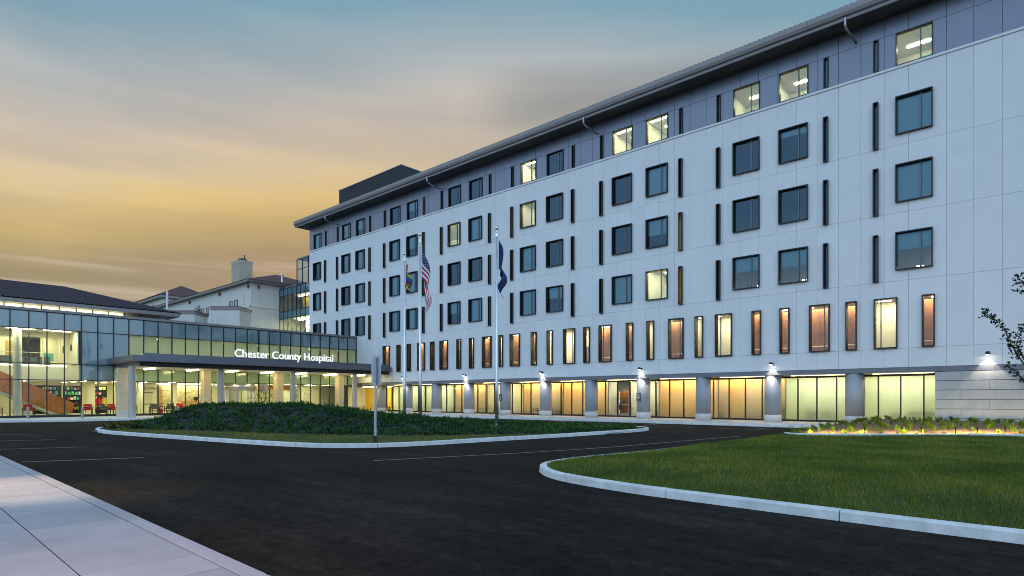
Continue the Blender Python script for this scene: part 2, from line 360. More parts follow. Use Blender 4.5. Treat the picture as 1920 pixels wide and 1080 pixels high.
def cellmesh(mb, x0, x1, z0, z1, holes, y0, y1):
    """rectangle in XZ minus rectangular holes, as one plate between depths y0 (front) and y1"""
    xs = sorted({x0, x1} | {min(max(v, x0), x1) for h in holes for v in h[:2]}); zs = sorted({z0, z1} | {min(max(v, z0), z1) for h in holes for v in h[2:]})
    def solid(i, j):
        if not (0 <= i < len(xs) - 1 and 0 <= j < len(zs) - 1): return False
        cx = (xs[i] + xs[i + 1]) / 2; cz = (zs[j] + zs[j + 1]) / 2
        return not any(h[0] < cx < h[1] and h[2] < cz < h[3] for h in holes)
    for i in range(len(xs) - 1):
        for j in range(len(zs) - 1):
            if not solid(i, j): continue
            a, b, c, d = xs[i], xs[i + 1], zs[j], zs[j + 1]
            mb.quad((a, y0, c), (b, y0, c), (b, y0, d), (a, y0, d))
            if not solid(i - 1, j): mb.quad((a, y1, c), (a, y0, c), (a, y0, d), (a, y1, d))
            if not solid(i + 1, j): mb.quad((b, y0, c), (b, y1, c), (b, y1, d), (b, y0, d))
            if not solid(i, j - 1): mb.quad((a, y1, c), (b, y1, c), (b, y0, c), (a, y0, c))
            if not solid(i, j + 1): mb.quad((a, y0, d), (b, y0, d), (b, y1, d), (a, y1, d))
    return mb
def cellpieces(x0, x1, z0, z1, holes, y0, y1):
    """the plate of cellmesh split into its connected pieces, one MB each"""
    full = [h for h in holes if h[0] <= x0 + 1e-6 and h[1] >= x1 - 1e-6]
    tall = [h for h in holes if h[2] <= z0 + 1e-6 and h[3] >= z1 - 1e-6]
    if full:
        h = full[0]; r = []
        for a, b in ((z0, max(z0, h[2])), (min(z1, h[3]), z1)):
            if b - a > .01: r += cellpieces(x0, x1, a, b, [k for k in holes if k is not h and k[3] > a and k[2] < b], y0, y1)
        return r
    if tall:
        h = tall[0]; r = []
        for a, b in ((x0, max(x0, h[0])), (min(x1, h[1]), x1)):
            if b - a > .01: r += cellpieces(a, b, z0, z1, [k for k in holes if k is not h and k[1] > a and k[0] < b], y0, y1)
        return r
    mb = cellmesh(MB(), x0, x1, z0, z1, holes, y0, y1); return [mb] if mb.f else []
WP = {}
def obj(name, me, parent=None, loc=(0, 0, 0), smooth=False, rotz=0):
    o = bpy.data.objects.new(name, me); COL.objects.link(o); loc = Vector(loc)
    WP[o.name] = loc.copy()
    if parent is not None:
        o.parent = parent; o.location = loc - WP[parent.name]
    else: o.location = loc
    if rotz: o.rotation_euler = (0, 0, rotz)
    if smooth and me is not None: me.polygons.foreach_set('use_smooth', [True] * len(me.polygons))
    return o
def thing(name, loc, label, cat, group=None, rotz=0):
    o = obj(name, None, None, loc, rotz=rotz); o.empty_display_size = .3; return tag(o, label, cat, group)
def tag(o, label, cat, group=None):
    o['label'] = label; o['category'] = cat
    if group: o['group'] = group
    return o
def struct(o): o['kind'] = 'structure'; return o
def stuff(o): o['kind'] = 'stuff'; return o
def part(name, mb, mats, parent, loc=None, smooth=False):
    """a part whose mesh is in world coordinates (loc None) or local to loc"""
    if isinstance(mats, str): mats = (mats,)
    me = mb.mesh(name, *mats) if isinstance(mb, MB) else mb
    return obj(name, me, parent, loc if loc is not None else (0, 0, 0), smooth)
def fastmesh(name, V, F, matname, rnd=None):
    V = np.asarray(V, dtype=np.float32).reshape(-1, 3); F = np.asarray(F, dtype=np.int32)
    k = F.shape[1]; me = bpy.data.meshes.new(name); me.vertices.add(len(V)); me.vertices.foreach_set('co', V.ravel())
    me.loops.add(F.size); me.loops.foreach_set('vertex_index', F.ravel()); me.polygons.add(len(F)); me.polygons.foreach_set('loop_start', np.arange(0, F.size, k, dtype=np.int32))
    me.update(calc_edges=True); me.validate()
    if rnd is not None:
        a = me.attributes.new('rnd', 'FLOAT', 'POINT'); a.data.foreach_set('value', np.asarray(rnd, dtype=np.float32))
    me.materials.append(MATS[matname]); return me
def inpoly(P, poly):
    x, y = P[:, 0], P[:, 1]; r = np.zeros(len(P), bool); n = len(poly)
    for i in range(n):
        x1, y1 = poly[i]; x2, y2 = poly[(i + 1) % n]
        c = ((y1 > y) != (y2 > y)) & (x < (x2 - x1) * (y - y1) / ((y2 - y1) if y2 != y1 else 1e-9) + x1); r ^= c
    return r
def polydist(P, poly):
    d = np.full(len(P), 1e9); n = len(poly)
    for i in range(n):
        a = np.array(poly[i]); b = np.array(poly[(i + 1) % n]); ab = b - a; t = np.clip(((P - a) @ ab) / max(ab @ ab, 1e-9), 0, 1)
        d = np.minimum(d, np.linalg.norm(P - (a + t[:, None] * ab), axis=1))
    return d
def catmull(pts, k=6, closed=True):
    o = []; n = len(pts); rng = range(n) if closed else range(n - 1)
    for i in rng:
        g = (lambda j: pts[j % n]) if closed else (lambda j: pts[min(max(j, 0), n - 1)])
        p0, p1, p2, p3 = (np.array(g(i + q), float) for q in (-1, 0, 1, 2))
        for s in range(k):
            t = s / k; o.append(tuple(.5 * (2 * p1 + (p2 - p0) * t + (2 * p0 - 5 * p1 + 4 * p2 - p3) * t * t + (3 * p1 - p0 - 3 * p2 + p3) * t ** 3)))
    if not closed: o.append(tuple(pts[-1]))
    return o
def offset(poly, d, closed=True):
    P = np.array(poly); n = len(P); o = []
    for i in range(n):
        a = P[i - 1] if (closed or i > 0) else P[i]; b = P[(i + 1) % n] if (closed or i < n - 1) else P[i]
        t = b - a; t /= max(np.linalg.norm(t), 1e-9); o.append((P[i][0] - t[1] * d, P[i][1] + t[0] * d))
    return o

# ================================================================== ground, road, kerbs
g = struct(obj('ground', MB().quad((-1500, -1500, -.05), (1500, -1500, -.05), (1500, 1500, -.05), (-1500, 1500, -.05)).mesh('ground', 'earth')))
road = struct(obj('road', MB().quad((-90, -40, 0), (90, -40, 0), (90, 60, 0), (-90, 60, 0)).mesh('road', 'asphalt')))
def stripe(pts, w=.1, z=.004):
    a = offset(pts, w / 2, False); b = offset(pts, -w / 2, False); mb = MB()
    for i in range(len(pts) - 1): mb.quad((*b[i], z), (*b[i + 1], z), (*a[i + 1], z), (*a[i], z))
    return mb
for a, b in (((-20.3, 3.1), (-19.25, 5.72)), ((-25.9, 3.2), (-24.94, 5.62)), ((-31.2, 3.3), (-30.2, 5.75)), ((-36.6, 3.4), (-35.7, 5.85)), ((-42, 3.5), (-41.1, 5.9))):
    part('parking_line', stripe([a, b]), 'paint', road)
part('lane_line', stripe(catmull([(-13.69, 9.57), (-12.96, 11.82), (-12.12, 14.43), (-11.38, 17.85), (-10.93, 21.7), (-10.39, 26.56)], 8, False), .09), 'paint', road)
for x in (-12.1, -19.0, -25.7, -32.2): part('parking_line', stripe([(x, 33.3), (x - .1, 36.0)]), 'paint', road)
part('lane_line', stripe([(-11.2, 32.9), (-16.2, 32.4), (-33, 31.6)], .1), 'paint', road)
part('lane_line', stripe([(-47.5, 10.2), (-48, 14), (-47.2, 18.5)], .1), 'paint', road)

def kerb(name, path, seg, h=.15, w=.18, z0=-.03, closed=False, mat_='kerbstone'):
    """kerb stones along path (outer foot, body on the left of the direction of travel)"""
    root = struct(obj(name, None)); P = [np.array(p, float) for p in path] + ([np.array(path[0], float)] if closed else [])
    cum = [0]
    for a, b in zip(P, P[1:]): cum.append(cum[-1] + np.linalg.norm(b - a))
    def at(s):
        i = max(0, min(int(np.searchsorted(cum, s)) - 1, len(P) - 2)); t = (s - cum[i]) / max(cum[i + 1] - cum[i], 1e-9); return P[i] * (1 - t) + P[i + 1] * t
    n = max(1, round(cum[-1] / seg)); st = cum[-1] / n
    for k in range(n):
        s0 = k * st + .008; s1 = (k + 1) * st - .008; m = max(2, int((s1 - s0) / .35) + 1); pts = [at(s0 + (s1 - s0) * j / (m - 1)) for j in range(m)]
        dz = random.uniform(-.006, .006); mb = MB(); vs = []
        for j, p in enumerate(pts):
            d = pts[min(j + 1, m - 1)] - pts[max(j - 1, 0)]; d /= np.linalg.norm(d); nn = np.array((-d[1], d[0]))
            for off, z in ((0, z0), (.012, h - .025 + dz), (.032, h + dz), (w - .008, h + dz), (w, h - .008 + dz), (w, z0)):
                q = p + nn * off; vs.append((q[0], q[1], z))
        fs = [(i * 6 + a, (i + 1) * 6 + a, (i + 1) * 6 + a + 1, i * 6 + a + 1) for i in range(m - 1) for a in range(5)]
        fs += [(0, 1, 2, 3, 4, 5), tuple((m - 1) * 6 + a for a in (5, 4, 3, 2, 1, 0))]
        part('kerb_stone', mb.add(vs, fs), mat_, root)
    return root
# --- island in the turning circle
ISL = catmull([(-34.5, 8.32), (-32.5, 8.35), (-28.3, 8.95), (-24.3, 9.55), (-21, 10.1), (-19, 10.65), (-18, 11.25), (-17.25, 12.2), (-16.7, 13.8), (-16.4, 16.4), (-16.05, 19.1),
               (-15.7, 22.3), (-15.5, 25.8), (-15.6, 27.6), (-16.3, 28.9), (-17.8, 29.3), (-19.8, 28.6), (-24, 26.4), (-34, 21), (-41.6, 16.8), (-43.6, 15), (-43.0, 13), (-41, 10.9), (-38.3, 9.3), (-36.3, 8.55)], 5)
kerb('island_kerb', ISL, 3.05, closed=True)
ISLi = offset(ISL, .17)
island = struct(obj('traffic_island', MB().add([(x, y, .125) for x, y in ISLi], [tuple(range(len(ISLi)))]).mesh('traffic_island', 'soil')))
TOE = [(-37.2, 10.0), (-34, 9.75), (-30, 11.2), (-26, 12.5), (-22.8, 13.7), (-20.6, 15), (-19.0, 16.8), (-17.4, 19.0), (-16.5, 20.5), (-16.0, 23), (-15.8, 26.5), (-16.6, 28.5), (-18, 28.9), (-20, 28.2),
       (-24, 26.1), (-34, 20.7), (-41.2, 16.5), (-42.2, 14.6), (-41, 12.6)]
TOE = catmull(TOE, 4)
def moundz(P):
    d = polydist(P, TOE) * np.where(inpoly(P, TOE), 1, -1); t = np.clip(d / 4.2, 0, 1); s = t * t * (3 - 2 * t)
    ax = np.clip((-18.2 - P[:, 0]) / 12.0, 0, 1); A = .10 + 1.02 * ax ** 1.05
    A = A * (1 - .45 * np.clip((P[:, 1] - 17) / 6, 0, 1))
    w = .04 * np.sin(P[:, 0] * 1.7 + P[:, 1]) + .035 * np.sin(P[:, 1] * 2.3 - P[:, 0] * .6)
    return .10 + np.where(d > 0, A * s + w * t + .05 * np.clip(d / .5, 0, 1), -.05)
gx, gy = np.meshgrid(np.arange(-44, -15, .25), np.arange(8.4, 29.6, .25), indexing='ij'); G = np.stack([gx.ravel(), gy.ravel()], 1); keep = polydist(G, TOE) < .4; keep |= inpoly(G, TOE)
gz = moundz(G); V = np.c_[G, gz]; nx, ny = gx.shape; idx = np.arange(nx * ny).reshape(nx, ny); F = np.stack([idx[:-1, :-1], idx[1:, :-1], idx[1:, 1:], idx[:-1, 1:]], -1).reshape(-1, 4); F = F[keep[F].all(1)]
mound = obj('mulch_mound', fastmesh('mulch_mound', V, F, 'mulch'), None, smooth=True); struct(mound)

def tufts(P, Z, nleaf, ln, wd, up, rng):
    """arching strap leaves: two triangles-strips per leaf -> verts, quads, rnd"""
    n = len(P); k = nleaf; a = rng.uniform(0, 2 * math.pi, (n, k)); l = rng.uniform(*ln, (n, k)); el = rng.uniform(*up, (n, k)); r = np.repeat(rng.uniform(0, 1, (n, 1)), k, 1) * .5 + rng.uniform(0, .5, (n, k))
    dx = np.cos(a); dy = np.sin(a); ca = np.cos(el); sa = np.sin(el); bx = P[:, 0][:, None]; by = P[:, 1][:, None]; bz = Z[:, None]
    w = rng.uniform(*wd, (n, k)) * .5
    def pt(h, z, s): return np.stack([bx + dx * h - dy * w * s, by + dy * h + dx * w * s, bz + z + 0 * h], -1)
    h1 = l * .55 * ca; z1 = l * .62 * sa; h2 = l * ca * 1.05; z2 = l * (.62 * sa + .18 * sa - .12)
    V = np.stack([pt(0 * l, 0 * l, .6), pt(0 * l, 0 * l, -.6), pt(h1, z1, -1), pt(h1, z1, 1), pt(h2, z2, .12), pt(h2, z2, -.12)], 2).reshape(-1, 3)
    o = np.arange(n * k)[:, None] * 6; F = np.concatenate([o + np.array([0, 1, 2, 3]), o + np.array([3, 2, 5, 4])], 0); return V, F, np.repeat(r.ravel(), 6)
def blades(P, Z, h, w, rng):
    n = len(P); a = rng.uniform(0, 2 * math.pi, n); ln = rng.uniform(0, .55, n) * h; b = rng.uniform(0, 2 * math.pi, n)
    V = np.stack([np.c_[P[:, 0] - np.cos(a) * w / 2, P[:, 1] - np.sin(a) * w / 2, Z], np.c_[P[:, 0] + np.cos(a) * w / 2, P[:, 1] + np.sin(a) * w / 2, Z], np.c_[P[:, 0] + np.cos(b) * ln, P[:, 1] + np.sin(b) * ln, Z + h]], 1).reshape(-1, 3)
    return V, np.arange(3 * n).reshape(-1, 3), np.repeat(rng.uniform(0, 1, n), 3)
def scatter(poly, n, rng):
    p = np.array(poly); lo = p.min(0); hi = p.max(0); Q = rng.uniform(lo, hi, (n, 2)); return Q[inpoly(Q, poly)]
Q = scatter(TOE, 15000, RNG); Q = Q[polydist(Q, TOE) > .12]
V, F, r = tufts(Q, moundz(Q) - .02, 8, (.12, .32), (.018, .038), (.35, 1.35), RNG)
gc = stuff(obj('ground_cover', fastmesh('ground_cover', V, F, 'groundcover', r))); tag(gc, 'dark green strap-leaved ground cover over the mulched island mound', 'ground cover')
Q = scatter(TOE, 1500, RNG); Q = Q[polydist(Q, TOE) > .15]
V, F, r = tufts(Q, moundz(Q) - .02, 12, (.22, .46), (.02, .045), (.6, 1.45), RNG)
gc2 = stuff(obj('tall_ground_cover', fastmesh('tall_ground_cover', V, F, 'groundcover_light', r))); tag(gc2, 'brighter green taller tufts scattered over the island mound', 'ground cover')
Q = scatter(ISLi, 90000, RNG); Q = Q[~inpoly(Q, TOE) & (polydist(Q, ISLi) > .03)]; Q = Q[(Q[:, 1] < 21) & (Q[:, 0] > -35.5)]
V, F, r = blades(Q, np.full(len(Q), .12), RNG.uniform(.05, .10, len(Q)), RNG.uniform(.012, .022, len(Q)), RNG)
gi = stuff(obj('island_grass', fastmesh('island_grass', V, F, 'grass_olive', r))); tag(gi, 'olive strip of short grass along the front island kerb', 'grass')
tipL = [(-43.2, 14.6), (-42.8, 13.1), (-40.8, 11.1), (-38.2, 9.6), (-36.2, 8.85), (-34.2, 8.75), (-33.6, 9.7), (-36.8, 10.6), (-39.5, 12), (-41, 14.5)]
def clumps(P, Z, k, rad, hgt, leaf, rng):
    n = len(P); c = rng.normal(0, 1, (n, k, 3)); c /= np.linalg.norm(c, axis=2, keepdims=True); c *= rng.uniform(.4, 1, (n, k, 1)) ** .5
    C = np.stack([P[:, 0][:, None] + c[..., 0] * rad, P[:, 1][:, None] + c[..., 1] * rad, Z[:, None] + .02 + (c[..., 2] * .5 + .5) * hgt], -1)
    u = rng.normal(0, 1, (n, k, 3)); u /= np.linalg.norm(u, axis=2, keepdims=True); w = rng.normal(0, 1, (n, k, 3)); w -= u * (u * w).sum(2, keepdims=True); w /= np.linalg.norm(w, axis=2, keepdims=True)
    V = np.stack([C - u * leaf, C + w * leaf * .55, C + u * leaf, C - w * leaf * .55], 2).reshape(-1, 3); m = n * k
    return V, np.arange(4 * m).reshape(-1, 4), np.repeat(rng.uniform(0, 1, m), 4)
Q = scatter(tipL, 900, RNG); sel = RNG.uniform(0, 1, len(Q)) < .62
for nm, mt, q, lb in (('red_bedding_plants', 'bedding_red', Q[sel], 'dark red bedding plants at the left tip of the traffic island'), ('lime_bedding_plants', 'bedding_lime', Q[~sel], 'lime green bedding plants among dark red ones at the island tip')):
    V, F, r = clumps(q, np.full(len(q), .12), 16, .15, .24, .06, RNG); tag(stuff(obj(nm, fastmesh(nm, V, F, mt, r))), lb, 'flowers')
# --- lawn on the right
LK = [(-9.0, 35.9), (-8.85, 30), (-8.75, 23), (-8.85, 18.6), (-9.1, 15.2), (-9.38, 13.4), (-9.36, 11.9), (-8.95, 10.85), (-7.7, 9.88), (-5.84, 9.42), (-4.53, 9.31), (-1.63, 9.18), (-.28, 9.16), (4, 9.2), (10, 9.4), (22, 10)]
LK = catmull(LK, 5, False)
kerb('lawn_kerb', LK, 2.75)
LKi = offset(LK, .17, False)
BED = catmull([(-8.62, 27), (-8.1, 25.0), (-7.2, 23.9), (-5.6, 25.1), (-2.64, 27.7), (-.87, 28.9), (3, 31.4), (9, 35), (16, 37)], 6, False)
BEDP = BED + [(16, 39.28), (-8.55, 39.28)]
def lawnz(P):
    d = np.clip(polydist(P, LKi) / (2.4 - 1.5 * np.clip((P[:, 1] - 13.5) / 4, 0, 1)), 0, 1); return .13 + .16 * d * d * (3 - 2 * d) + .02 * np.sin(P[:, 0] * .9) * np.sin(P[:, 1] * .7) * d
LAWN = LKi + [(22, 40), (-8.7, 40)]
lawn = struct(obj('lawn', MB().add([(x, y, .125) for x, y in LAWN], [tuple(range(len(LAWN)))]).mesh('lawn', 'soil')))
gx, gy = np.meshgrid(np.arange(-9.3, 22, .3), np.arange(9.2, 39.2, .3), indexing='ij'); G = np.stack([gx.ravel(), gy.ravel()], 1); keep = inpoly(G, LAWN) & ~inpoly(G, BEDP)
V = np.c_[G, lawnz(G)]; nx, ny = gx.shape; idx = np.arange(nx * ny).reshape(nx, ny); F = np.stack([idx[:-1, :-1], idx[1:, :-1], idx[1:, 1:], idx[:-1, 1:]], -1).reshape(-1, 4); F = F[keep[F].all(1)]
lr = obj('lawn_rise', fastmesh('lawn_rise', V, F, 'soil'), lawn, smooth=True)
Q = RNG.uniform((-9.3, 9.2), (4, 31), (620000, 2)); t = Q @ np.array((-.670, .742)); Q = Q[RNG.uniform(0, 1, len(Q)) < np.clip((10 / np.maximum(t, 1)) ** 1.3, 0, 1)]
Q = Q[inpoly(Q, LAWN)]; Q = Q[(polydist(Q, LKi) > .015) & ~inpoly(Q, BEDP)]; t = Q @ np.array((-.670, .742))
V, F, r = blades(Q, lawnz(Q) - .005, RNG.uniform(.035, .085, len(Q)), RNG.uniform(.006, .012, len(Q)) * np.clip(t / 9, 1, 2.6), RNG)
gl = stuff(obj('lawn_grass', fastmesh('lawn_grass', V, F, 'grass', r))); tag(gl, 'mown green lawn grass behind the curved concrete kerb', 'grass')
# --- mulched daylily bed against the building
def bedz(P):
    d = np.clip(polydist(P, BEDP) / 1.6, 0, 1); return .20 + .20 * d + .16 * np.clip((P[:, 1] - 28) / 8, 0, 1)
gx, gy = np.meshgrid(np.arange(-8.7, 16, .2), np.arange(23.6, 39.3, .2), indexing='ij'); G = np.stack([gx.ravel(), gy.ravel()], 1); keep = inpoly(G, BEDP)
V = np.c_[G, bedz(G)]; nx, ny = gx.shape; idx = np.arange(nx * ny).reshape(nx, ny); F = np.stack([idx[:-1, :-1], idx[1:, :-1], idx[1:, 1:], idx[:-1, 1:]], -1).reshape(-1, 4); F = F[keep[F].all(1)]
struct(obj('planting_bed', fastmesh('planting_bed', V, F, 'bark_mulch'), smooth=True))
kerb('bed_edging', [p for p in BED[8:]], 2.4, h=.37, w=.12, z0=.1)
# LED strip housed behind the edging, the source of the glow on the bed
led = thing('garden_light_strip', (-6.5, 24.6, .2), 'low warm light strip hidden behind the pale edging of the daylily bed', 'garden light')
lp = offset([p for p in BED[10:]], .17, False); mbh = MB(); mbl = MB()
for a, b in zip(lp, lp[1:]):
    d = np.array(b) - np.array(a); d /= np.linalg.norm(d); n = np.array((-d[1], d[0]))
    z = .33
    for m_, o0, o1, z0, z1 in ((mbh, 0, .05, z - .06, z - .02),):
        c = [(a[0] + n[0] * o0, a[1] + n[1] * o0), (b[0] + n[0] * o0, b[1] + n[1] * o0), (b[0] + n[0] * o1, b[1] + n[1] * o1), (a[0] + n[0] * o1, a[1] + n[1] * o1)]; m_.prism(c, z0, z1)
    q0 = (a[0] + n[0] * .052, a[1] + n[1] * .052); q1 = (b[0] + n[0] * .052, b[1] + n[1] * .052)
    mbl.quad((*q0, z - .055), (*q1, z - .055), (q1[0] - n[0] * .02, q1[1] - n[1] * .02, z - .015), (q0[0] - n[0] * .02, q0[1] - n[1] * .02, z - .015))
part('housing', mbh, 'dark_metal', led); part('diffuser', mbl, 'lamp_bed', led)
# stake spotlights added behind the edging to carry the bed glow further back
sp = offset(BED, .24, False); cum = 0; last = sp[11]; k = 0
for a in sp[11:]:
    cum += math.dist(a, last); last = a
    if cum < .7 or a[0] > 4: continue
    cum = 0; zb = float(bedz(np.array([a]))[0]); g_ = thing('bed_fill_spotlight', (a[0], a[1], zb), 'added stake spotlight behind the edging, put in to light the daylily bed', 'garden light', 'added stake spotlights along the bed edging')
    part('stake', MB().cyl(a[0], a[1], zb - .03, zb + .3, .012, 6), 'dark_metal', g_); part('head', MB().cyl(a[0], a[1] - .03, zb + .3, zb + .37, .03, 10), 'dark_metal', g_)
    ld = bpy.data.lights.new('beam', 'SPOT'); ld.energy = 620; ld.spot_size = R(92); ld.spot_blend = 1; ld.shadow_soft_size = .04; ld.color = (1, .78, .38)
    o = obj('beam', ld, g_, (a[0] - .02, a[1] + .03, zb + .38)); o.rotation_euler = Vector((-.2, .8, -.50)).to_track_quat('-Z', 'Y').to_euler()
# daylilies: one clump of arching leaves, copied
def lily(seed):
    rg = np.random.default_rng(seed); P = np.zeros((6, 2)) + rg.normal(0, .04, (6, 2)); V, F, r = tufts(P, np.zeros(6), 7, (.28, .52), (.018, .03), (.55, 1.4), rg); return fastmesh('leaf_clump', V, F, 'daylily', r)
LM = [lily(s) for s in range(5)]; cand = RNG.uniform((-8.5, 24), (9, 39), (6000, 2)); cand = cand[inpoly(cand, BEDP)]; cand = cand[polydist(cand, BEDP) > .3]; got = []
for p in cand:
    if all((p[0] - q[0]) ** 2 + (p[1] - q[1]) ** 2 > .6 ** 2 for q in got): got.append(p)
got = [q for q in got if q[0] < 1.6][:290]
for i, q in enumerate(got):
    z = float(bedz(np.array([q]))[0]); o = obj('daylily', LM[i % 5], None, (q[0], q[1], z - .01), rotz=random.uniform(0, 6.3)); s = random.uniform(.55, .9); o.scale = (s, s, s)
    dq = float(polydist(np.array([q]), BED + BED[::-1])[0]); zn_ = 0 if dq < 1.1 else (1 if q[1] < 35 else 2)
    tag(o, ('bright lime daylily clump in the front row beside the pale bed edging', 'green daylily clump in the middle of the mulch bed', 'dark green daylily clump in the back row against the building')[zn_], 'plant', ('front-row daylilies', 'middle daylilies', 'back-row daylilies')[zn_])
# --- near pavement with kerb, on the left
sw = struct(obj('sidewalk', None, None, (0, 0, 0))); sw.rotation_euler = (0, 0, -.0206)
part('bedding', MB().box(-70, -8, -.04, 30, 2.2, .12), 'gap', sw)
smesh = {}
def slab(x0, x1, y0, y1):
    k = (round(x1 - x0, 3), round(y1 - y0, 3))
    if k not in smesh: smesh[k] = MB().bbox(.010, .005, -.06, k[0] - .010, k[1] - .005, 0, .006, side=1).mesh('paving_slab', 'slab', 'gap')
    obj('paving_slab', smesh[k], sw, (x0, y0, .15 + random.uniform(-.0015, .0015)))
x = -46.0
while x < 3:
    for y0, y1 in ((1.25, 2.205), (.285, 1.25), (-.68, .285)): slab(x, x + .65, y0, y1)
    x += .65
part('far_paving', MB().box(-70, -8, -.05, -46, 2.21, .15), 'slab', sw); part('near_paving', MB().box(3.4, -8, -.05, 30, 2.21, .15), 'slab', sw); part('back_paving', MB().box(-46, -8, -.05, 3.4, -.69, .149), 'slab', sw)
for k in range(22):
    x0 = -70 + k * 3.6; mb = MB(); mb.bbox(x0 + .012, 2.228, -.04, x0 + 3.588, 2.40, .15 + random.uniform(-.002, .003), .015); part('kerb_stone', mb, 'slab', sw)
# --- plaza and pavement along the buildings
PK = catmull([(-57, -20), (-56, -4), (-54.2, 6), (-52.3, 10.5), (-52.0, 15), (-52.1, 22), (-51.6, 27.5), (-49.3, 32.2), (-45, 34.4), (-38, 35.2), (-30, 35.7), (-20, 36.2), (-9.0, 36.2)], 6, False)
kerb('plaza_kerb', PK, 3.0, h=.155, w=.2)
PKi = offset(PK, .19, False); PL = PKi + [(-9.0, 43.2), (-75, 43.2), (-75, -20)]
struct(obj('plaza_pavement', MB().add([(x, y, .15) for x, y in PL], [tuple(range(len(PL)))]).mesh('plaza_pavement', 'concrete')))

# ================================================================== main hospital building
FY = 39.3; XL = -69.9; XR = 14.0
hosp = thing('hospital_building', (-35, FY, 0), 'long white panelled hospital block with grey top storey and lit colonnade', 'building')
BAYS = [-13.5 - 9.32 * k for k in range(6)]
WINS = [(-5.76, 13)]
for b in BAYS: WINS += [(b + 1.45, 0), (b - 1.45, 0)]
WINS = [(-5.78, 14)] + [(b + s * 1.45, 13 - 2 * k - (0 if s > 0 else 1)) for k, b in enumerate(BAYS) for s in (1, -1)] + [(-67.95, 1)]
SLITS = [-7.6] + [b + s * 3.3 for b in BAYS for s in (1, -1)] + [-66.05]
SLITS = [x for x in SLITS if x > -69]
TALLW = [-7.12 - 9.32 * k for k in range(6)] + [-10.55 - 9.32 * k for k in range(5)]
TALLS = [-5.12] + [-8.84 - 9.32 * k for k in range(5)] + [-12.55 - 9.32 * k for k in range(5)] + [-14.28 - 9.32 * k for k in range(5)]
ROWS = [(16.33, 2.12), (12.56, 2.12), (8.79, 2.12)]; TOPZ, TOPH = 20.17, 1.85
WW, SW_, TW, TS, TZ, TH = 1.72, .27, 1.14, .58, 4.47, 2.83
holes = [(x - WW / 2, x + WW / 2, z, z + h) for x, _ in WINS for z, h in ROWS]
holes += [(x - SW_ / 2, x + SW_ / 2, z - .55, z + h) for x in SLITS for z, h in ROWS]
holes += [(x - TW / 2, x + TW / 2, TZ, TZ + TH) for x in TALLW] + [(x - TS / 2, x + TS / 2, TZ, TZ + TH) for x in TALLS]
topholes = [(x - WW / 2, x + WW / 2, TOPZ, TOPZ + TOPH) for x, _ in WINS] + [(x - SW_ / 2, x + SW_ / 2, TOPZ, TOPZ + TOPH) for x in SLITS]
VJ = [x for x in [-6.03 - 1.165 * k for k in range(0, 60)] if x > XL + .4][::-1] + [-4.32 + 1.15 * k for k in range(0, 5)]
VJ = [XL] + VJ + [4.0, 8.0, XR]
# backing sheet seen only in the joints
part('wall_backing', cellmesh(MB(), XL + .01, XR, 3.42, 20.1, holes, FY + .10, FY + .16), 'joint', hosp)
part('band_backing', cellmesh(MB(), XL + .01, XR, 20.1, 23.1, topholes, FY + .10, FY + .16), 'joint', hosp)
ZJ = [3.40, 4.45, 8.22, 12.0, 15.77, 20.03]; J = .006
def clip(hs, a, b, c, d): return [h for h in hs if h[1] > a and h[0] < b and h[3] > c and h[2] < d]
for a, b in zip(VJ, VJ[1:]):
    for c, d in zip(ZJ, ZJ[1:]):
        if b < -59.7 and d < 8.3: continue
        for mb in cellpieces(a + J, b - J, c + J, d - J, clip(holes, a, b, c, d), FY, FY + .10): part('wall_panel', mb, 'precast', hosp)
part('white_cap', MB().box(XL - .02, FY - .06, 20.03, XR, FY + .1, 20.16), 'precast', hosp)
for a, b in zip(VJ, VJ[1:]):
    for c, d in ((20.16, 22.04), (22.04, 23.1)):
        for mb in cellpieces(a + .011, b - .011, c + .011, d - .011, clip(topholes, a, b, c, d), FY + .02, FY + .10): part('cladding_panel', mb, 'cladding', hosp)
# end and rear walls, top deck
part('end_wall', MB().box(XL, FY + .17, 0, XL + .3, 60, 23.1), 'precast', hosp); part('rear_wall', MB().box(XL, 60, 0, XR, 60.3, 23.1), 'precast', hosp); part('end_wall', MB().box(XR - .3, FY + .17, 0, XR, 60, 23.1), 'precast', hosp)
# grey band over the colonnade
x = XR
while x > -59.4:
    x0 = max(x - 2.33, -59.5); part('band_panel', MB().box(x0 + .008, FY + .012, 3.125, x - .008, FY + .13, 3.395), 'band', hosp); x = x0
# stone courses right of the colonnade
zs = [.1, .62, 1.12, 1.62, 2.12, 2.62, 3.11]; sm = {}
part('stone_backing', MB().box(-4.81, FY + .1, .05, XR, FY + .3, 3.11), 'joint', hosp); part('return_wall', MB().box(-4.83, FY + .13, .05, -4.5, 42.3, 3.11), 'stone', hosp)
for i, (c, d) in enumerate(zip(zs, zs[1:])):
    x = -4.83; off = (.0, 1.15)[i % 2]
    first = True
    while x < XR - .1:
        w = 2.3 - (off if first else 0) if off else 2.3; x1 = min(x + w, XR)
        part('stone_block', MB().box(x + (.004 if not first else 0), FY + .005 + random.uniform(0, .006), c + .014, x1 - .004, FY + .1, d - .014), 'stone', hosp); x = x1; first = False

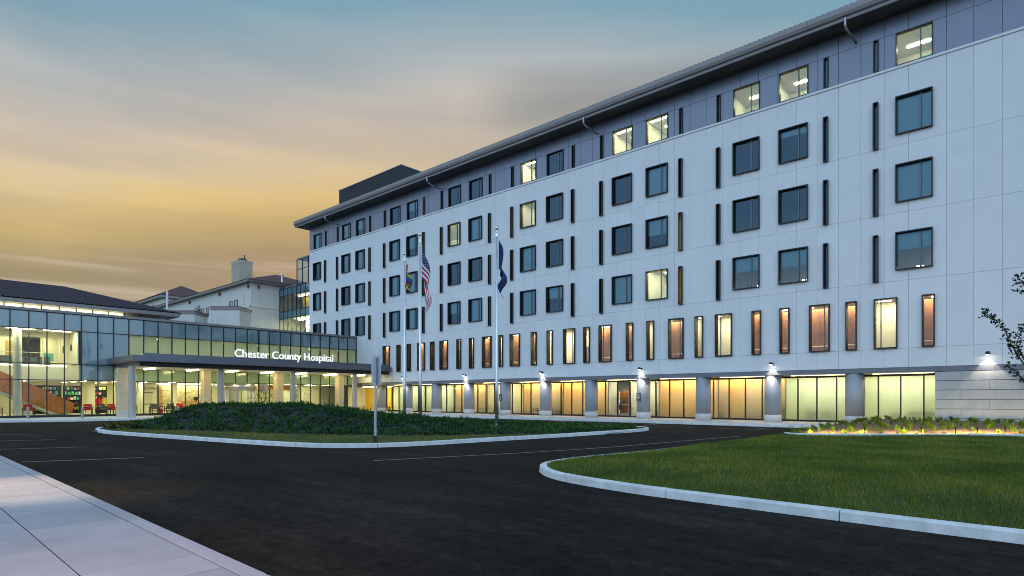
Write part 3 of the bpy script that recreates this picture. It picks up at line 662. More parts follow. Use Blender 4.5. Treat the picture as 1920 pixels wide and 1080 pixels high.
# ---- windows
def framemesh(w, h, bar, y0, y1, name='window'):
    mb = MB(); mb.box(-w / 2, y0, 0, -w / 2 + bar, y1, h); mb.box(w / 2 - bar, y0, 0, w / 2, y1, h)
    mb.box(-w / 2 + bar, y0 + .002, 0, w / 2 - bar, y1, bar); mb.box(-w / 2 + bar, y0 + .002, h - bar, w / 2 - bar, y1, h); return mb.mesh(name, 'bronze')
def panemesh(w, h, bar, y): return MB().quad((-w / 2 + bar, y, bar), (w / 2 - bar, y, bar), (w / 2 - bar, y, h - bar), (-w / 2 + bar, y, h - bar)).mesh('pane', 'window_glass')
def roommesh(w, d, z0, z1, y0, m='room_wall'):
    a, b = -w / 2, w / 2; y1 = y0 + d; mb = MB()
    mb.quad((a, y0, z0), (b, y0, z0), (b, y1, z0), (a, y1, z0)); mb.quad((a, y0, z1), (a, y1, z1), (b, y1, z1), (b, y0, z1)); mb.quad((a, y1, z0), (b, y1, z0), (b, y1, z1), (a, y1, z1))
    mb.quad((a, y0, z0), (a, y1, z0), (a, y1, z1), (a, y0, z1)); mb.quad((b, y0, z0), (b, y0, z1), (b, y1, z1), (b, y1, z0))
    # return strips that close the room against the wall
    return mb.mesh('room', m)
BAR = .052
F_W = framemesh(WW, 2.12, BAR, -.15, .2); F_T = framemesh(WW, TOPH, BAR, -.05, .2); F_S = framemesh(SW_, 2.67, .05, -.17, .2, 'slit_window'); F_ST = framemesh(SW_, TOPH, .05, -.06, .2, 'slit_window')
P_W = panemesh(WW, 2.12, BAR, .1); P_T = panemesh(WW, TOPH, BAR, .12); P_S = panemesh(SW_, 2.67, .05, .1); P_ST = panemesh(SW_, TOPH, .05, .1)
M_W = MB().box(.26, .05, BAR, .33, .14, 2.12 - BAR).mesh('mullion', 'window_bar'); M_T = MB().box(.26, .07, BAR, .33, .16, TOPH - BAR).mesh('mullion', 'window_bar')
R_W = roommesh(2.86, 3.6, -.75, 2.45, .21); R_T = roommesh(2.86, 3.6, -.75, 2.2, .21); R_S = roommesh(.9, 1.2, -.5, 2.9, .21)
def lampmesh(): return MB().box(-.7, 1.1, 2.15, .5, 1.5, 2.19).mesh('ceiling_lamp', 'lamp_white')
LAMP = MB().box(-1.2, .45, 2.17, 1.2, .6, 2.19).mesh('ceiling_lamp', 'lamp_white'); LAMP2 = MB().box(-.7, 2.5, 2.17, .4, 2.8, 2.19).mesh('ceiling_lamp', 'lamp_white')
FURN = MB().box(-1.0, 1.6, -.75, .1, 2.9, .1).box(.5, 2.8, -.75, 1.1, 3.4, .55).mesh('furniture', 'grey_fabric')
BED_ = MB().box(-.2, 2.9, .6, .9, 2.96, 1.5).mesh('wall_picture', 'teal_item')
bl = {}
def blind(h, f, y=.22, m='blind'):
    k = (h, f, m)
    if k not in bl: bl[k] = MB().box(-WW / 2 + .02, y, h - .04 - (h - .08) * f, WW / 2 - .02, y + .01, h - .02).mesh('roller_blind', m)
    return bl[k]
def window(x, z, row, n):
    top = row == 'T'; h = TOPH if top else 2.12; loc = (x, FY, z)
    w = obj('window', F_T if top else F_W, hosp, loc); obj('pane', P_T if top else P_W, w, loc); obj('mullion', M_T if top else M_W, w, loc); obj('room', R_T if top else R_W, w, loc)
    st = {'T': {14: 'lit', 13: 'lit', 12: 'lit', 11: 'lit', 10: 'lit', 8: 'lit', 5: 'b.5', 3: 'b.6', 1: 'b1', 9: 'd', 7: 'd', 6: 'd', 4: 'd', 2: 'b.8'},
          'A': {14: 'b1', 13: 'b.2', 12: 'd', 11: 'b1', 10: 'd', 9: 'd', 8: 'lit', 7: 'b1', 6: 'litb', 5: 'b.6', 4: 'b1', 3: 'b1', 2: 'b1', 1: 'd'},
          'B': {14: 'b1', 13: 'd', 12: 'd', 11: 'b.55', 10: 'd', 9: 'd', 8: 'b1', 7: 'd', 6: 'd', 5: 'b1', 4: 'b1', 3: 'b1', 2: 'd', 1: 'b1'},
          'C': {14: 'hb.45', 13: 'hb.5', 12: 'hb.45', 11: 'lit', 10: 'b1', 9: 'b.45', 8: 'b1', 7: 'b1', 6: 'b.5', 5: 'b1', 4: 'b1', 3: 'b1', 2: 'b1', 1: 'd'}}[row].get(n, 'd')
    if st.startswith('lit'):
        lo = (x, FY, z + (0 if top else .25)); obj('ceiling_lamp', LAMP, w, lo); obj('ceiling_lamp', LAMP2, w, lo); obj('furniture', FURN, w, loc); obj('wall_picture', BED_, w, loc)
        if st == 'lit' and (top and n in (8, 10, 11) or n == 11): obj('ceiling_lamp', LAMP, w, (x, FY + .7, lo[2]))
        if st == 'litb': obj('roller_blind', blind(h, .72, m='shade'), w, loc)
    elif 'b' in st:
        obj('roller_blind', blind(h, float(st.split('b')[1])), w, loc)
        if st[0] == 'h':
            obj('desk_lamp', MB().box(-.25, 2.6, .35, -.12, 2.66, .62).box(.0, 2.6, .35, .1, 2.66, .6).mesh('desk_lamp', 'lamp_soft'), w, loc); obj('furniture', FURN, w, loc)
    else: obj('furniture', FURN, w, loc)
for x, n in WINS:
    for (z, h), r in zip(ROWS, 'ABC'):
        if n <= 3 and r == 'C' and x < -60: pass
        window(x, z, r, n)
    window(x, TOPZ, 'T', n)
CURT = MB().quad((-SW_ / 2 - .12, .23, 0), (SW_ / 2 + .12, .23, 0), (SW_ / 2 + .12, .23, 2.67), (-SW_ / 2 - .12, .23, 2.67)).mesh('curtain', 'shade_gold')
SL = MB().box(-.35, .5, 2.75, .35, .56, 2.8).mesh('slit_lamp', 'lamp_warm')
GOLD = {(-19.02 - .18, 'B'): 2, (-19.2, 'C'): 1, (-35.44, 'A'): 1, (-44.76, 'A'): 1, (-47.44, 'A'): 1, (-47.44, 'T'): 1, (-54.08, 'B'): 1, (-56.76, 'B'): 1}
for x in SLITS:
    for (z, h), r in list(zip(ROWS, 'ABC')) + [((TOPZ, TOPH), 'T')]:
        top = r == 'T'; loc = (x, FY, z if top else z - .55); s = obj('slit_window', F_ST if top else F_S, hosp, loc); obj('pane', P_ST if top else P_S, s, loc); obj('room', R_S, s, loc)
        gk = [v for (gx_, gr), v in GOLD.items() if gr == r and abs(gx_ - x) < .9]
        if gk:
            obj('curtain', CURT, s, loc) if gk[0] == 1 else None
            obj('slit_lamp', MB().box(-.25, .8, .1, .25, .84, 2.5).mesh('slit_lamp', 'lamp_slit2' if gk[0] == 2 else 'lamp_slit'), s, loc)
# ---- second-floor corridor windows
F_TW = framemesh(TW, TH, .065, -.15, .26, 'tall_window'); F_TS = framemesh(TS, TH, .06, -.15, .26, 'tall_window'); P_TW = panemesh(TW, TH, .065, .08); P_TS = panemesh(TS, TH, .06, .08)
for m_ in (P_TW, P_TS): m_.materials[0] = MATS['store_glass']
M_L = MB().box(-.27, .04, .065, -.22, .12, TH - .065).mesh('mullion', 'window_bar'); M_R = MB().box(.22, .04, .065, .27, .12, TH - .065).mesh('mullion', 'window_bar')
for i, x in enumerate(sorted(TALLW, reverse=True)):
    loc = (x, FY, TZ); w = obj('tall_window', F_TW, hosp, loc); obj('pane', P_TW, w, loc); obj('mullion', M_L if i % 2 == 0 else M_R, w, loc)
for x in TALLS: loc = (x, FY, TZ); w = obj('tall_window', F_TS, hosp, loc); obj('pane', P_TS, w, loc)
CX0, CX1, CY0, CY1 = -59.4, -3.0, FY + .27, FY + 2.75
cor = part('corridor', MB().box(CX0, CY0, 3.75, CX1, CY1, 3.85).box(CX0, CY0, 7.36, CX1, CY1 - .45, 7.4).box(CX0, CY1 - .45, 7.62, CX1, CY1, 7.66).box(CX0, CY0 - .02, 3.85, CX1, CY0, 4.4).box(CX0, CY1 - .47, 7.4, CX1, CY1 - .45, 7.62).box(CX1, CY0, 3.8, CX1 + .1, CY1 + .4, 7.7).box(CX0 - .1, CY0, 3.8, CX0, CY1 + .4, 7.7), 'room_wall', hosp)
WHITE = [(-8.5, -6.3), (-18.5, -16.4), (-20.0, -18.9), (-24.1, -22.6), (-34.1, -28.6), (-39.9, -38.9), (-43.9, -42.9), (-46.2, -44.8), (-50.0, -48.9), (-53.9, -52.9), (-56.0, -54.6)]
segs = []; x = CX1
for a, b in WHITE: segs += [(b, x, 0), (a, b, 1)]; x = a
segs.append((CX0, x, 0))
for a, b, wh in segs:
    if wh:
        part('alcove', MB().box(a, CY1 + 1.6, 3.85, b, CY1 + 1.65, 7.6).box(a - .03, CY1, 3.85, a, CY1 + 1.65, 7.6).box(b, CY1, 3.85, b + .03, CY1 + 1.65, 7.6).box(a, CY1, 7.6, b, CY1 + 1.6, 7.66).box(a, CY1, 3.8, b, CY1 + 1.6, 3.85), 'white_wall', hosp)
        part('ceiling_lamp', MB().box(a + .2, CY1 + .4, 7.55, b - .2, CY1 + .8, 7.59), 'lamp_alcove', hosp); part('furniture', MB().box(a + .1, CY1 + .6, 3.85, a + (b - a) * .5, CY1 + 1.3, 4.75).box(a + (b - a) * .62, CY1 + 1.5, 4.6, b - .25, CY1 + 1.58, 6.2), 'grey_fabric', hosp)
    else:
        part('wood_wall', MB().box(a, CY1, 3.85, b, CY1 + .05, 7.62), 'wood_red', hosp)
        part('cove_lamp', MB().quad((a + .02, CY1 - .4, 7.6), (b - .02, CY1 - .4, 7.6), (b - .02, CY1 - .25, 7.6), (a + .02, CY1 - .25, 7.6)), 'lamp_cove', hosp)
        part('handrail', MB().tube([(a + .05, CY1 - .08, 5.0), (b - .05, CY1 - .08, 5.0)], .035, 6), 'print_white', hosp)
    part('ceiling_lamp', MB().box(a + (b - a) * .35, CY0 + .9, 7.3, a + (b - a) * .65, CY0 + 1.05, 7.34), 'lamp_soft', hosp)
# ---- colonnade
part('colonnade_soffit', MB().box(-59.5, FY + .13, 3.12, -4.83, 42.3, 3.2), 'fascia', hosp)
CMs = MB().lathe(0, 0, [(.5, .62), (.5, 3.12)], 32).mesh('shaft', 'column'); CMp = MB().lathe(0, 0, [(.535, .12), (.535, .605), (.52, .62)], 32).mesh('plinth', 'concrete')
CMs.polygons.foreach_set('use_smooth', [True] * len(CMs.polygons)); CMp.polygons.foreach_set('use_smooth', [True] * len(CMp.polygons))
COLS = [-8.79 - 4.66 * k for k in range(11)]
for x in COLS: c = obj('column', CMs, hosp, (x, FY + .52, 0)); obj('plinth', CMp, c, (x, FY + .52, 0))
for i, x in enumerate(COLS[:-1]): part('soffit_light', MB().box(x - 3.9, 40.9, 3.112, x - .75, 41.08, 3.119), 'lamp_soffit', hosp)
part('soffit_light', MB().box(COLS[0] + .7, 40.9, 3.112, -5.1, 41.08, 3.119), 'lamp_soffit', hosp)
GY = 42.2; GX = [-4.83] + [-5.72 - 1.155 * j for j in range(47)]
GX = [x for x in GX if x > -59.4] + [-59.45]
part('glazing_head', MB().box(-59.45, GY - .05, 3.0, -4.83, GY + .07, 3.12), 'mullion', hosp); part('glazing_sill', MB().box(-59.45, GY - .05, .15, -4.83, GY + .07, .27), 'mullion', hosp)
mm = MB().box(-.035, -.05, .27, .035, .07, 3.0).mesh('glazing_mullion', 'mullion')
for x in GX[1:-1]: obj('glazing_mullion', mm, hosp, (x, GY, 0))
DOORI = 18
def SHD(i, x):
    bay = int((-4.2 - x) / 4.66); return {0: 'shade_green', 1: 'shade_green', 2: ('shade_green', 'shade', 'shade_amber', 'shade')[i % 4], 3: 'shade_amber', 4: 'shade', 5: 'shade_amber', 6: ('shade', 'shade_amber')[i % 2], 7: 'shade_amber', 8: 'shade', 9: 'shade_green', 10: 'shade_green'}.get(bay, 'shade')
for i, (b, a) in enumerate(zip(GX, GX[1:])):
    if i == DOORI: continue
    part('storefront_pane', MB().quad((a + .035, GY, .27), (b - .035, GY, .27), (b - .035, GY, 3.0), (a + .035, GY, 3.0)), 'store_glass' if a > -55.6 else 'clear_glass', hosp)
    if a > -55.6 and i != DOORI: part('roller_shade', MB().quad((a + .02, GY + .14, .2), (b - .02, GY + .14, .2), (b - .02, GY + .14, 3.05), (a + .02, GY + .14, 3.05)), SHD(i, (a + b) / 2), hosp)
# rooms behind the storefront
edges = [-4.83] + [x for x in COLS[:-1]] + [-55.6]
kinds = ['lamp_pale', 'lamp_pale', 'lamp_amber', 'lamp_amber', 'lamp_pale', 'lamp_amber', 'lamp_amber', 'lamp_pale', 'lamp_amber', 'lamp_pale', 'lamp_pale']
for (b, a), kd in zip(zip(edges, edges[1:]), kinds):
    w = b - a; part('ground_room', roommesh(w - .04, 3.2, .15, 3.08, 0, 'room_wall'), (), hosp, ((a + b) / 2, GY + .08, 0))
    part('ceiling_lamp', MB().box(a + .2, GY + (.75 if kd == 'lamp_pale' else .38), 3.03, b - .2, GY + (.95 if kd == 'lamp_pale' else .5), 3.06), kd, hosp)
    part('ceiling_lamp', MB().box(a + .3, GY + 1.7, 3.03, b - .3, GY + 1.95, 3.06), kd if kd == 'lamp_pale' else 'lamp_pale_dim', hosp)
for x, w, c in ((-6.2, .5, 'blue_sign'), (-5.5, .45, 'black_item'), (-7.2, .35, 'grey_fabric'), (-10.9, .4, 'grey_fabric'), (-11.9, .45, 'grey_fabric')):
    part('furniture', MB().box(x - w / 2, GY + .35, .5, x + w / 2, GY + .45, 1.15), c, hosp)
for k in range(24):
    x = -9.5 - k * 1.93 - random.uniform(0, .6)
    if abs(x + 25.9) < 1.2 or x < -54: continue
    w = random.uniform(.25, .7); h = random.uniform(.75, 1.5); part('furniture', MB().bbox(x - w / 2, GY + random.uniform(.3, .8), .16, x + w / 2, GY + random.uniform(.9, 1.2), h, .03), random.choice(('grey_fabric', 'wood_light', 'blue_sign', 'grey_fabric')), hosp)
# staff door with leaf and notices
b, a = GX[DOORI], GX[DOORI + 1]; cx = (a + b) / 2
dr = part('door', MB().box(a + .05, GY - .01, .2, a + .13, GY + .05, 2.3).box(b - .13, GY - .01, .2, b - .05, GY + .05, 2.3).box(a + .13, GY - .008, 2.22, b - .13, GY + .05, 2.3).box(a + .13, GY - .008, .2, b - .13, GY + .05, .45), 'alu', hosp)
part('pane', MB().quad((a + .13, GY + .02, .45), (b - .13, GY + .02, .45), (b - .13, GY + .02, 2.22), (a + .13, GY + .02, 2.22)), 'store_glass', dr)
part('transom', MB().quad((a + .035, GY + .01, 2.3), (b - .035, GY + .01, 2.3), (b - .035, GY + .01, 3.0), (a + .035, GY + .01, 3.0)), 'spandrel', dr)
part('push_bar', MB().tube([(a + .15, GY - .05, 1.15), (b - .15, GY - .05, 1.15)], .025, 6), 'steel', dr); part('notice', MB().box(a + .17, GY - .02, .75, a + .4, GY - .012, 1.25), 'plate_black', dr)
part('door_backing', MB().box(a - .1, GY + .5, .2, b + .1, GY + .55, 2.9), 'wood', dr); part('sticker', MB().cyl(0, 0, 0, .01, .1, 12), 'leaf_sign', dr, (cx, GY - .02, 1.7)).rotation_euler = (R(90), 0, 0)
part('sticker', MB().cyl(0, 0, 0, .01, .1, 12), 'blue_sign', dr, (cx, GY - .02, 1.45)).rotation_euler = (R(90), 0, 0)
part('door_lamp', MB().box(cx - .3, GY + .25, 2.6, cx + .3, GY + .35, 2.63), 'lamp_white', dr)
# plaques on two columns
for k, (x, lab) in enumerate(((COLS[3], ''), (COLS[6], ''))):
    th = math.atan2(-x, FY) * .55; n = Vector((math.sin(th) * 1, -math.cos(th), 0)); c = Vector((x, FY + .52, 1.75)) + Vector((-.12, -.515, 0)); mb = MB().box(-.17, -.02, -.3, .17, .0, .3); pl = part('plaque', mb, 'plate_black', hosp, tuple(c))
    pr = MB().box(-.12, -.024, .2, .12, -.021, .24)
    for j, w in enumerate((.09, .11, .1, .08)): pr.box(-w, -.024, .08 - j * .065, w, -.021, .11 - j * .065)
    pr.box(-.08, -.024, -.24, -.01, -.021, -.19).box(.02, -.024, -.24, .08, -.021, -.19); part('print', pr, 'print_white', pl, tuple(c))
# ---- eaves and roof
EY = FY - 1.5; EX = -71.1
x = XR
while x > EX + .3:
    x0 = max(x - 2.33, EX + .2); part('soffit_panel', MB().box(x0 + .012, EY + .25, 23.1, x - .012, FY + .1, 23.13), 'soffit', hosp); x = x0
part('soffit_backing', MB().box(EX + .2, EY + .2, 23.135, XR, FY + 2, 23.2), 'joint', hosp)
part('end_soffit', MB().box(EX + .2, FY + .11, 23.1, XL + .01, 60, 23.13), 'soffit', hosp)
x = XR
while x > EX + .2:
    x0 = max(x - 6.2, EX); mb = MB(); prof = [(EY + .22, 23.1), (EY + .2, 23.28), (EY + .06, 23.32), (EY, 23.5), (EY - .02, 23.78), (EY + .12, 23.8), (EY + .3, 23.5), (EY + .3, 23.1)]
    mb.prism_yz(prof, x0 + .006, x - .006); part('gutter', mb, 'fascia', hosp); x = x0
part('gutter', MB().box(EX - .02, EY + .31, 23.3, EX + .2, 60, 23.78), 'fascia', hosp)
part('roof', MB().add([(EX, EY, 23.74), (XR, EY, 23.74), (XR, EY + 10, 27.0), (EX + 10, EY + 10, 27.0), (EX, 60.5, 23.74), (EX + 10, 52, 27.0), (XR, 60.5, 23.74), (XR, 52, 27)], [(0, 1, 2, 3), (0, 3, 5, 4), (4, 5, 7, 6), (3, 2, 7, 5)]), 'tile_dark', hosp)
mb = MB(); x = EX + .2
while x < XR:
    pts = [(x + .11 * math.cos(t), math.sin(t) * .085) for t in np.linspace(math.pi, 0, 6)]
    vs = [(px, EY + .02, 23.75 + pz) for px, pz in pts] + [(px, EY + 2.0, 24.40 + pz) for px, pz in pts]
    mb.add(vs, [(i, i + 1, 7 + i, 6 + i) for i in range(5)] + [tuple(range(5, -1, -1))]); x += .30
stuff(part('roof_tiles', mb, 'tile_dark', hosp))
mb = MB(); mb.box(-69, 43, 23.5, -56, 52, 28.5); ph = part('roof_screen', mb, 'screen_metal', hosp); mb = MB(); z = 24.2
while z < 28.5: mb.box(-69.03, 42.96, z, -55.96, 43, z + .07); mb.box(-56, 43, z, -55.96, 52, z + .07); z += .17
stuff(part('louvres', mb, 'screen_metal', ph)); part('screen_cap', MB().box(-69.06, 42.92, 28.5, -55.92, 52.05, 28.6), 'fascia', ph)
for x in (-63.6, -45.1, -26.6, -8.6): part('downspout', MB().tube([(x - .25, EY + .12, 23.2), (x - .25, EY + .12, 22.75), (x - .22, EY + .25, 22.6), (x, FY - .02, 22.3)], .07, 8), 'alu', hosp)
# ---- wall lamps
LMP = [(-13.3, 3.85, 'fourth'), (-22.65, 3.85, ''), (-32.0, 3.85, ''), (-41.35, 3.85, ''), (-50.7, 3.85, '')]
names = {-2.58: 'on the plain wall above the grey stone courses', -13.3: 'above the second column from the stone wall', -22.65: 'above the column with the black plaque beside the staff door', -32.0: 'above the column right of the rightmost flagpole', -41.35: 'above the column between the two right flagpoles', -50.7: 'beside the end of the entrance canopy'}
for x, z in [(-2.58, 3.98)] + [(a, b) for a, b, _ in LMP]:
    w = thing('wall_lamp', (x, FY, z), 'small dark downlight ' + names[x], 'wall lamp', 'wall lamps along the white facade')
    part('back_plate', MB().box(x - .07, FY - .03, z - .07, x + .07, FY, z + .07), 'dark_metal', w); part('arm', MB().tube([(x, FY - .02, z), (x, FY - .26, z + .03)], .02, 6), 'dark_metal', w)
    part('shade', MB().lathe(x, FY - .3, [(.03, z + .1), (.09, z + .07), (.12, z - .08), (.115, z - .08), (.085, z + .05)], 16), 'dark_metal', w); part('bulb', MB().cyl(x, FY - .3, z - .09, z - .07, .085, 14), 'lamp_head', w)
    ld = bpy.data.lights.new('spot', 'SPOT'); ld.energy = 130; ld.spot_size = R(78); ld.spot_blend = .25; ld.shadow_soft_size = .05; ld.color = (1, .9, .76)
    s = obj('spot', ld, w, (x, FY - .3, z - .11)); s.rotation_euler = (R(14), 0, 0)

# ================================================================== glazed entrance pavilion
PX = -59.5; PM = 1.14; PY = [8.5 + PM * k for k in range(-6, 28)]
pav = thing('glass_pavilion', (-60, 20, 0), 'two-storey curtain-walled entrance pavilion with lit lobby inside', 'building')
part('parapet', MB().box(PX - .4, PY[0] - .05, 8.54, PX + .1, 39.25, 8.74), 'fascia', pav)
part('roof_deck', MB().box(-72, PY[0], 8.4, PX - .4, 39.25, 8.56), 'fascia', pav)
tz = [.30, 3.13, 4.45, 7.15, 8.5]
for z in tz: part('transom', MB().box(PX - .08, PY[0], z - .03, PX + .06, 39.24, z + .03), 'mullion', pav)
part('sill', MB().box(PX - .1, PY[0], .12, PX + .07, 24.2, .27), 'mullion', pav); part('sill', MB().box(PX - .1, 28.9, .12, PX + .07, 39.24, .27), 'mullion', pav)
mm = MB().box(-.09, -.03, .15, .09, .03, 8.53).mesh('mullion', 'mullion'); mm2 = MB().box(-.09, -.045, .15, .14, .045, 8.53).mesh('mullion', 'mullion')
for k, y in enumerate(PY):
    if 24.4 < y < 27.3: part('mullion', MB().box(PX - .09, y - .03, 3.13, PX + .09, y + .03, 8.53), 'mullion', pav); continue
    obj('mullion', mm2 if k in (20, 23) else mm, pav, (PX, y, 0))
def xq(a, b, z0, z1, x): return MB().quad((x, a, z0), (x, b, z0), (x, b, z1), (x, a, z1))
for a, b in zip(PY, PY[1:]):
    m = (a + b) / 2
    for r in range(4):
        z0, z1 = tz[r] + .03, tz[r + 1] - .03
        if r == 0:
            if 24.4 < m < 28.95: continue
            mt = 'clear_glass'
        elif r == 1: mt = 'clear_glass' if m < 12.9 else ('spandrel' if m < 15.1 else 'spandrel_green')
        elif r == 2: mt = 'clear_glass' if m < 12.9 else ('spandrel' if m < 16.2 else 'clear_glass')
        else: mt = 'spandrel'
        part('glass_panel', xq(a + .03, b - .03, z0, z1, PX), mt, pav)
        if r == 2 and m > 16.2: part('frosted_panel', xq(a + .01, b - .01, z0, z1, PX - .2), 'frosted', pav)
# shell
part('floor', MB().box(-72, PY[0], .1, PX - .1, 39.2, .3), 'floor_tile', pav); part('back_wall', MB().box(-72, PY[0], .3, -71.7, 39.2, 8.4), 'white_wall', pav); part('end_wall', MB().box(-72, PY[0] - .1, 0, PX, PY[0] - .06, 8.5), 'spandrel', pav)
part('lobby_ceiling', MB().box(-71.7, 12.9, 3.12, PX - .1, 39.2, 4.42), 'white_wall', pav)
part('balcony', MB().box(-71.7, PY[0], 3.12, -62.6, 12.9, 4.45), 'white_wall', pav); part('upper_ceiling', MB().box(-71.7, PY[0], 7.15, PX - .1, 39.2, 7.25), 'white_wall', pav)
part('upper_wall', MB().box(-66.6, PY[0], 4.45, -66.5, 10.2, 7.15).box(-71, 12.86, 4.45, PX - .25, 12.95, 7.15).box(-66.6, 11.6, 4.45, -66.5, 12.86, 7.15), 'white_wall', pav)
part('upper_room', MB().box(-64.2, 16.2, 4.45, -64.1, 39.2, 7.15).box(-64.2, 16.15, 4.45, PX - .25, 16.2, 7.15), 'white_wall', pav)
for k in range(12):
    y = 17.3 + k * 1.9; part('upper_lamp', MB().box(-61.6, y - (.25 if k % 2 else .5), 7.08, -61.3, y + (.25 if k % 2 else .5), 7.11), 'lamp_upper', pav)
part('exit_sign', MB().box(-60.35, 36.5, 6.0, -60.3, 36.95, 6.25).box(-60.35, 26.3, 6.05, -60.3, 26.45, 6.2), 'exit_red', pav)
# atrium level-2 gallery: partition frames, rail, lamps, dark seating
for y in (5.2, 6.9, 8.2, 9.7, 11.1, 12.3): part('gallery_post', MB().box(-62.75, y - .03, 4.45, -62.68, y + .03, 7.0), 'white_wall', pav)
part('gallery_rail', MB().box(-62.76, PY[0], 5.42, -62.66, 12.85, 5.48).box(-62.8, PY[0], 6.72, -62.6, 12.85, 7.15), 'white_wall', pav)
part('edge_light', MB().box(-62.59, 2.0, 4.36, -62.57, 12.7, 4.42), 'lamp_soft', pav)
for y in (3.5, 6.5, 9.3, 11.6): part('gallery_lamp', MB().quad((-65.6, y - .5, 7.14), (-65.6, y + .5, 7.14), (-65.4, y + .5, 7.14), (-65.4, y - .5, 7.14)), 'lamp_lobby', pav); part('gallery_lamp', MB().quad((-60.4, y - .9, 7.14), (-60.4, y + .9, 7.14), (-60.2, y + .9, 7.14), (-60.2, y - .9, 7.14)), 'lamp_lobby', pav)
part('screen', MB().box(-66.48, 7.0, 5.9, -66.45, 8.3, 6.6), 'blue_screen', pav); part('picture', MB().box(-66.48, 11.8, 5.0, -66.45, 12.5, 5.7), 'teal_item', pav); part('doorway', MB().box(-66.49, 9.2, 4.45, -66.46, 10.2, 6.6), 'curtain', pav)
part('wall_monitor', MB().box(-64.6, 12.80, 5.6, -64.2, 12.85, 6.2).box(-62.0, 12.8, 5.7, -61.6, 12.85, 6.2), 'dark_metal', pav)
for y in (5.4, 6.6, 7.7, 8.75, 9.6, 10.45, 11.3): part('gallery_seat', MB().bbox(-63.7, y - .38, 4.45, -63.1, y + .38, 5.15, .05), 'grey_fabric', pav)
for k, (x, y) in enumerate(((-60.6, 9.1), (-63.2, 14.6), (-63.2, 21.3), (-62.4, 18.2), (-63.2, 34.5))): part('interior_column', MB().cyl(x, y, .3, 7.14 if k == 0 else 3.12, .28, 24), 'white_wall', pav, smooth=False)
# lobby lamps
for y in [13.6 + 2.3 * k for k in range(11)]:
    for x in (-61.3, -64.6, -68): part('lobby_lamp', MB().quad((x - .8, y - .06, 3.112), (x - .8, y + .06, 3.112), (x + .8, y + .06, 3.112), (x + .8, y - .06, 3.112)), 'lamp_lobby', pav)
for y in (4, 7, 10):
    for x in (-64, -67.5): part('lobby_lamp', MB().quad((x - .8, y - .06, 3.112), (x - .8, y + .06, 3.112), (x + .8, y + .06, 3.112), (x + .8, y - .06, 3.112)), 'lamp_lobby', pav)
# feature wall of split stone, lobby wall with board and lettering
part('lobby_wall', MB().box(-64.3, 16.6, .3, -64.1, 20.1, 3.12), 'white_wall', pav); bd = part('notice_board', MB().box(-64.1, 18.2, 1.15, -64.06, 19.7, 2.15), 'cream_item', pav)
part('rail', MB().box(-64.1, 18.15, 2.16, -64.03, 19.75, 2.22).box(-64.1, 18.15, 1.08, -64.03, 19.75, 1.14), 'dark_metal', bd)
part('wood_pier', MB().box(-64.6, 20.15, .3, -64.1, 20.6, 2.9), 'wood_light', pav)
for r in range(16):
    z0 = .3 + r * .165; y = 20.7
    while y < 25.9:
        w = random.uniform(.5, 1.3); y1 = min(y + w, 26); part('wall_stone', MB().box(-66.4, y + .004, z0 + .004, -66.0 + random.uniform(0, .06), y1 - .004, z0 + .161), 'ledge_stone', pav); y = y1
part('cove_light', MB().box(-65.75, 20.7, 3.05, -65.65, 25.9, 3.09), 'lamp_lobby', pav)
part('wood_soffit', MB().box(-64.5, 29.5, 2.55, -63.9, 33.6, 3.1), 'wood', pav)
part('courtyard_wall', MB().box(-66.3, 29.2, .3, -66.2, 38.5, 3.12), 'cream_item', pav); part('lit_screen', MB().box(-62.6, 31.6, .7, -62.56, 32.9, 2.4), 'white_wall', pav)
# revolving door and swing door
dm = part('revolving_door', MB().lathe(PX, 25.9, [(1.52, 2.42), (1.52, 3.1)], 40), 'steel', pav, smooth=True)
for a in range(8): t = math.pi * 2 * a / 8 + .2; part('post', MB().cyl(PX + 1.48 * math.cos(t), 25.9 + 1.48 * math.sin(t), .15, 2.42, .045, 10), 'steel', dm)
for a in range(4):
    t = math.pi / 2 * a + .5; c, s = math.cos(t), math.sin(t); part('wing', MB().quad((PX + .1 * c, 25.9 + .1 * s, .2), (PX + 1.4 * c, 25.9 + 1.4 * s, .2), (PX + 1.4 * c, 25.9 + 1.4 * s, 2.4), (PX + .1 * c, 25.9 + .1 * s, 2.4)), 'clear_glass', dm)
    part('wing_stile', MB().cyl(PX + 1.38 * c, 25.9 + 1.38 * s, .2, 2.4, .03, 8), 'steel', dm)
part('centre_post', MB().cyl(PX, 25.9, .15, 2.42, .06, 12), 'steel', dm)
sd = part('swing_door', MB().box(PX - .05, 27.75, .15, PX + .05, 27.83, 2.3).box(PX - .05, 28.82, .15, PX + .05, 28.9, 2.3).box(PX - .05, 27.75, 2.3, PX + .05, 28.9, 3.1), 'steel', pav)
part('door_leaf', xq(27.85, 28.8, .2, 2.28, PX), 'clear_glass', sd); part('meeting_stile', MB().box(PX - .03, 28.3, .2, PX + .03, 28.36, 2.28), 'steel', sd)
part('sticker', MB().box(PX + .01, 28.15, 1.35, PX + .02, 28.32, 1.5), 'yellow_item', sd); part('sticker', MB().box(PX + .01, 28.15, 1.15, PX + .02, 28.32, 1.3), 'blue_sign', sd); part('sticker', MB().box(PX + .01, 27.92, 1.1, PX + .02, 28.02, 1.5), 'cream_item', sd)
part('side_light', xq(27.5, 27.75, .2, 3.1, PX), 'clear_glass', sd)
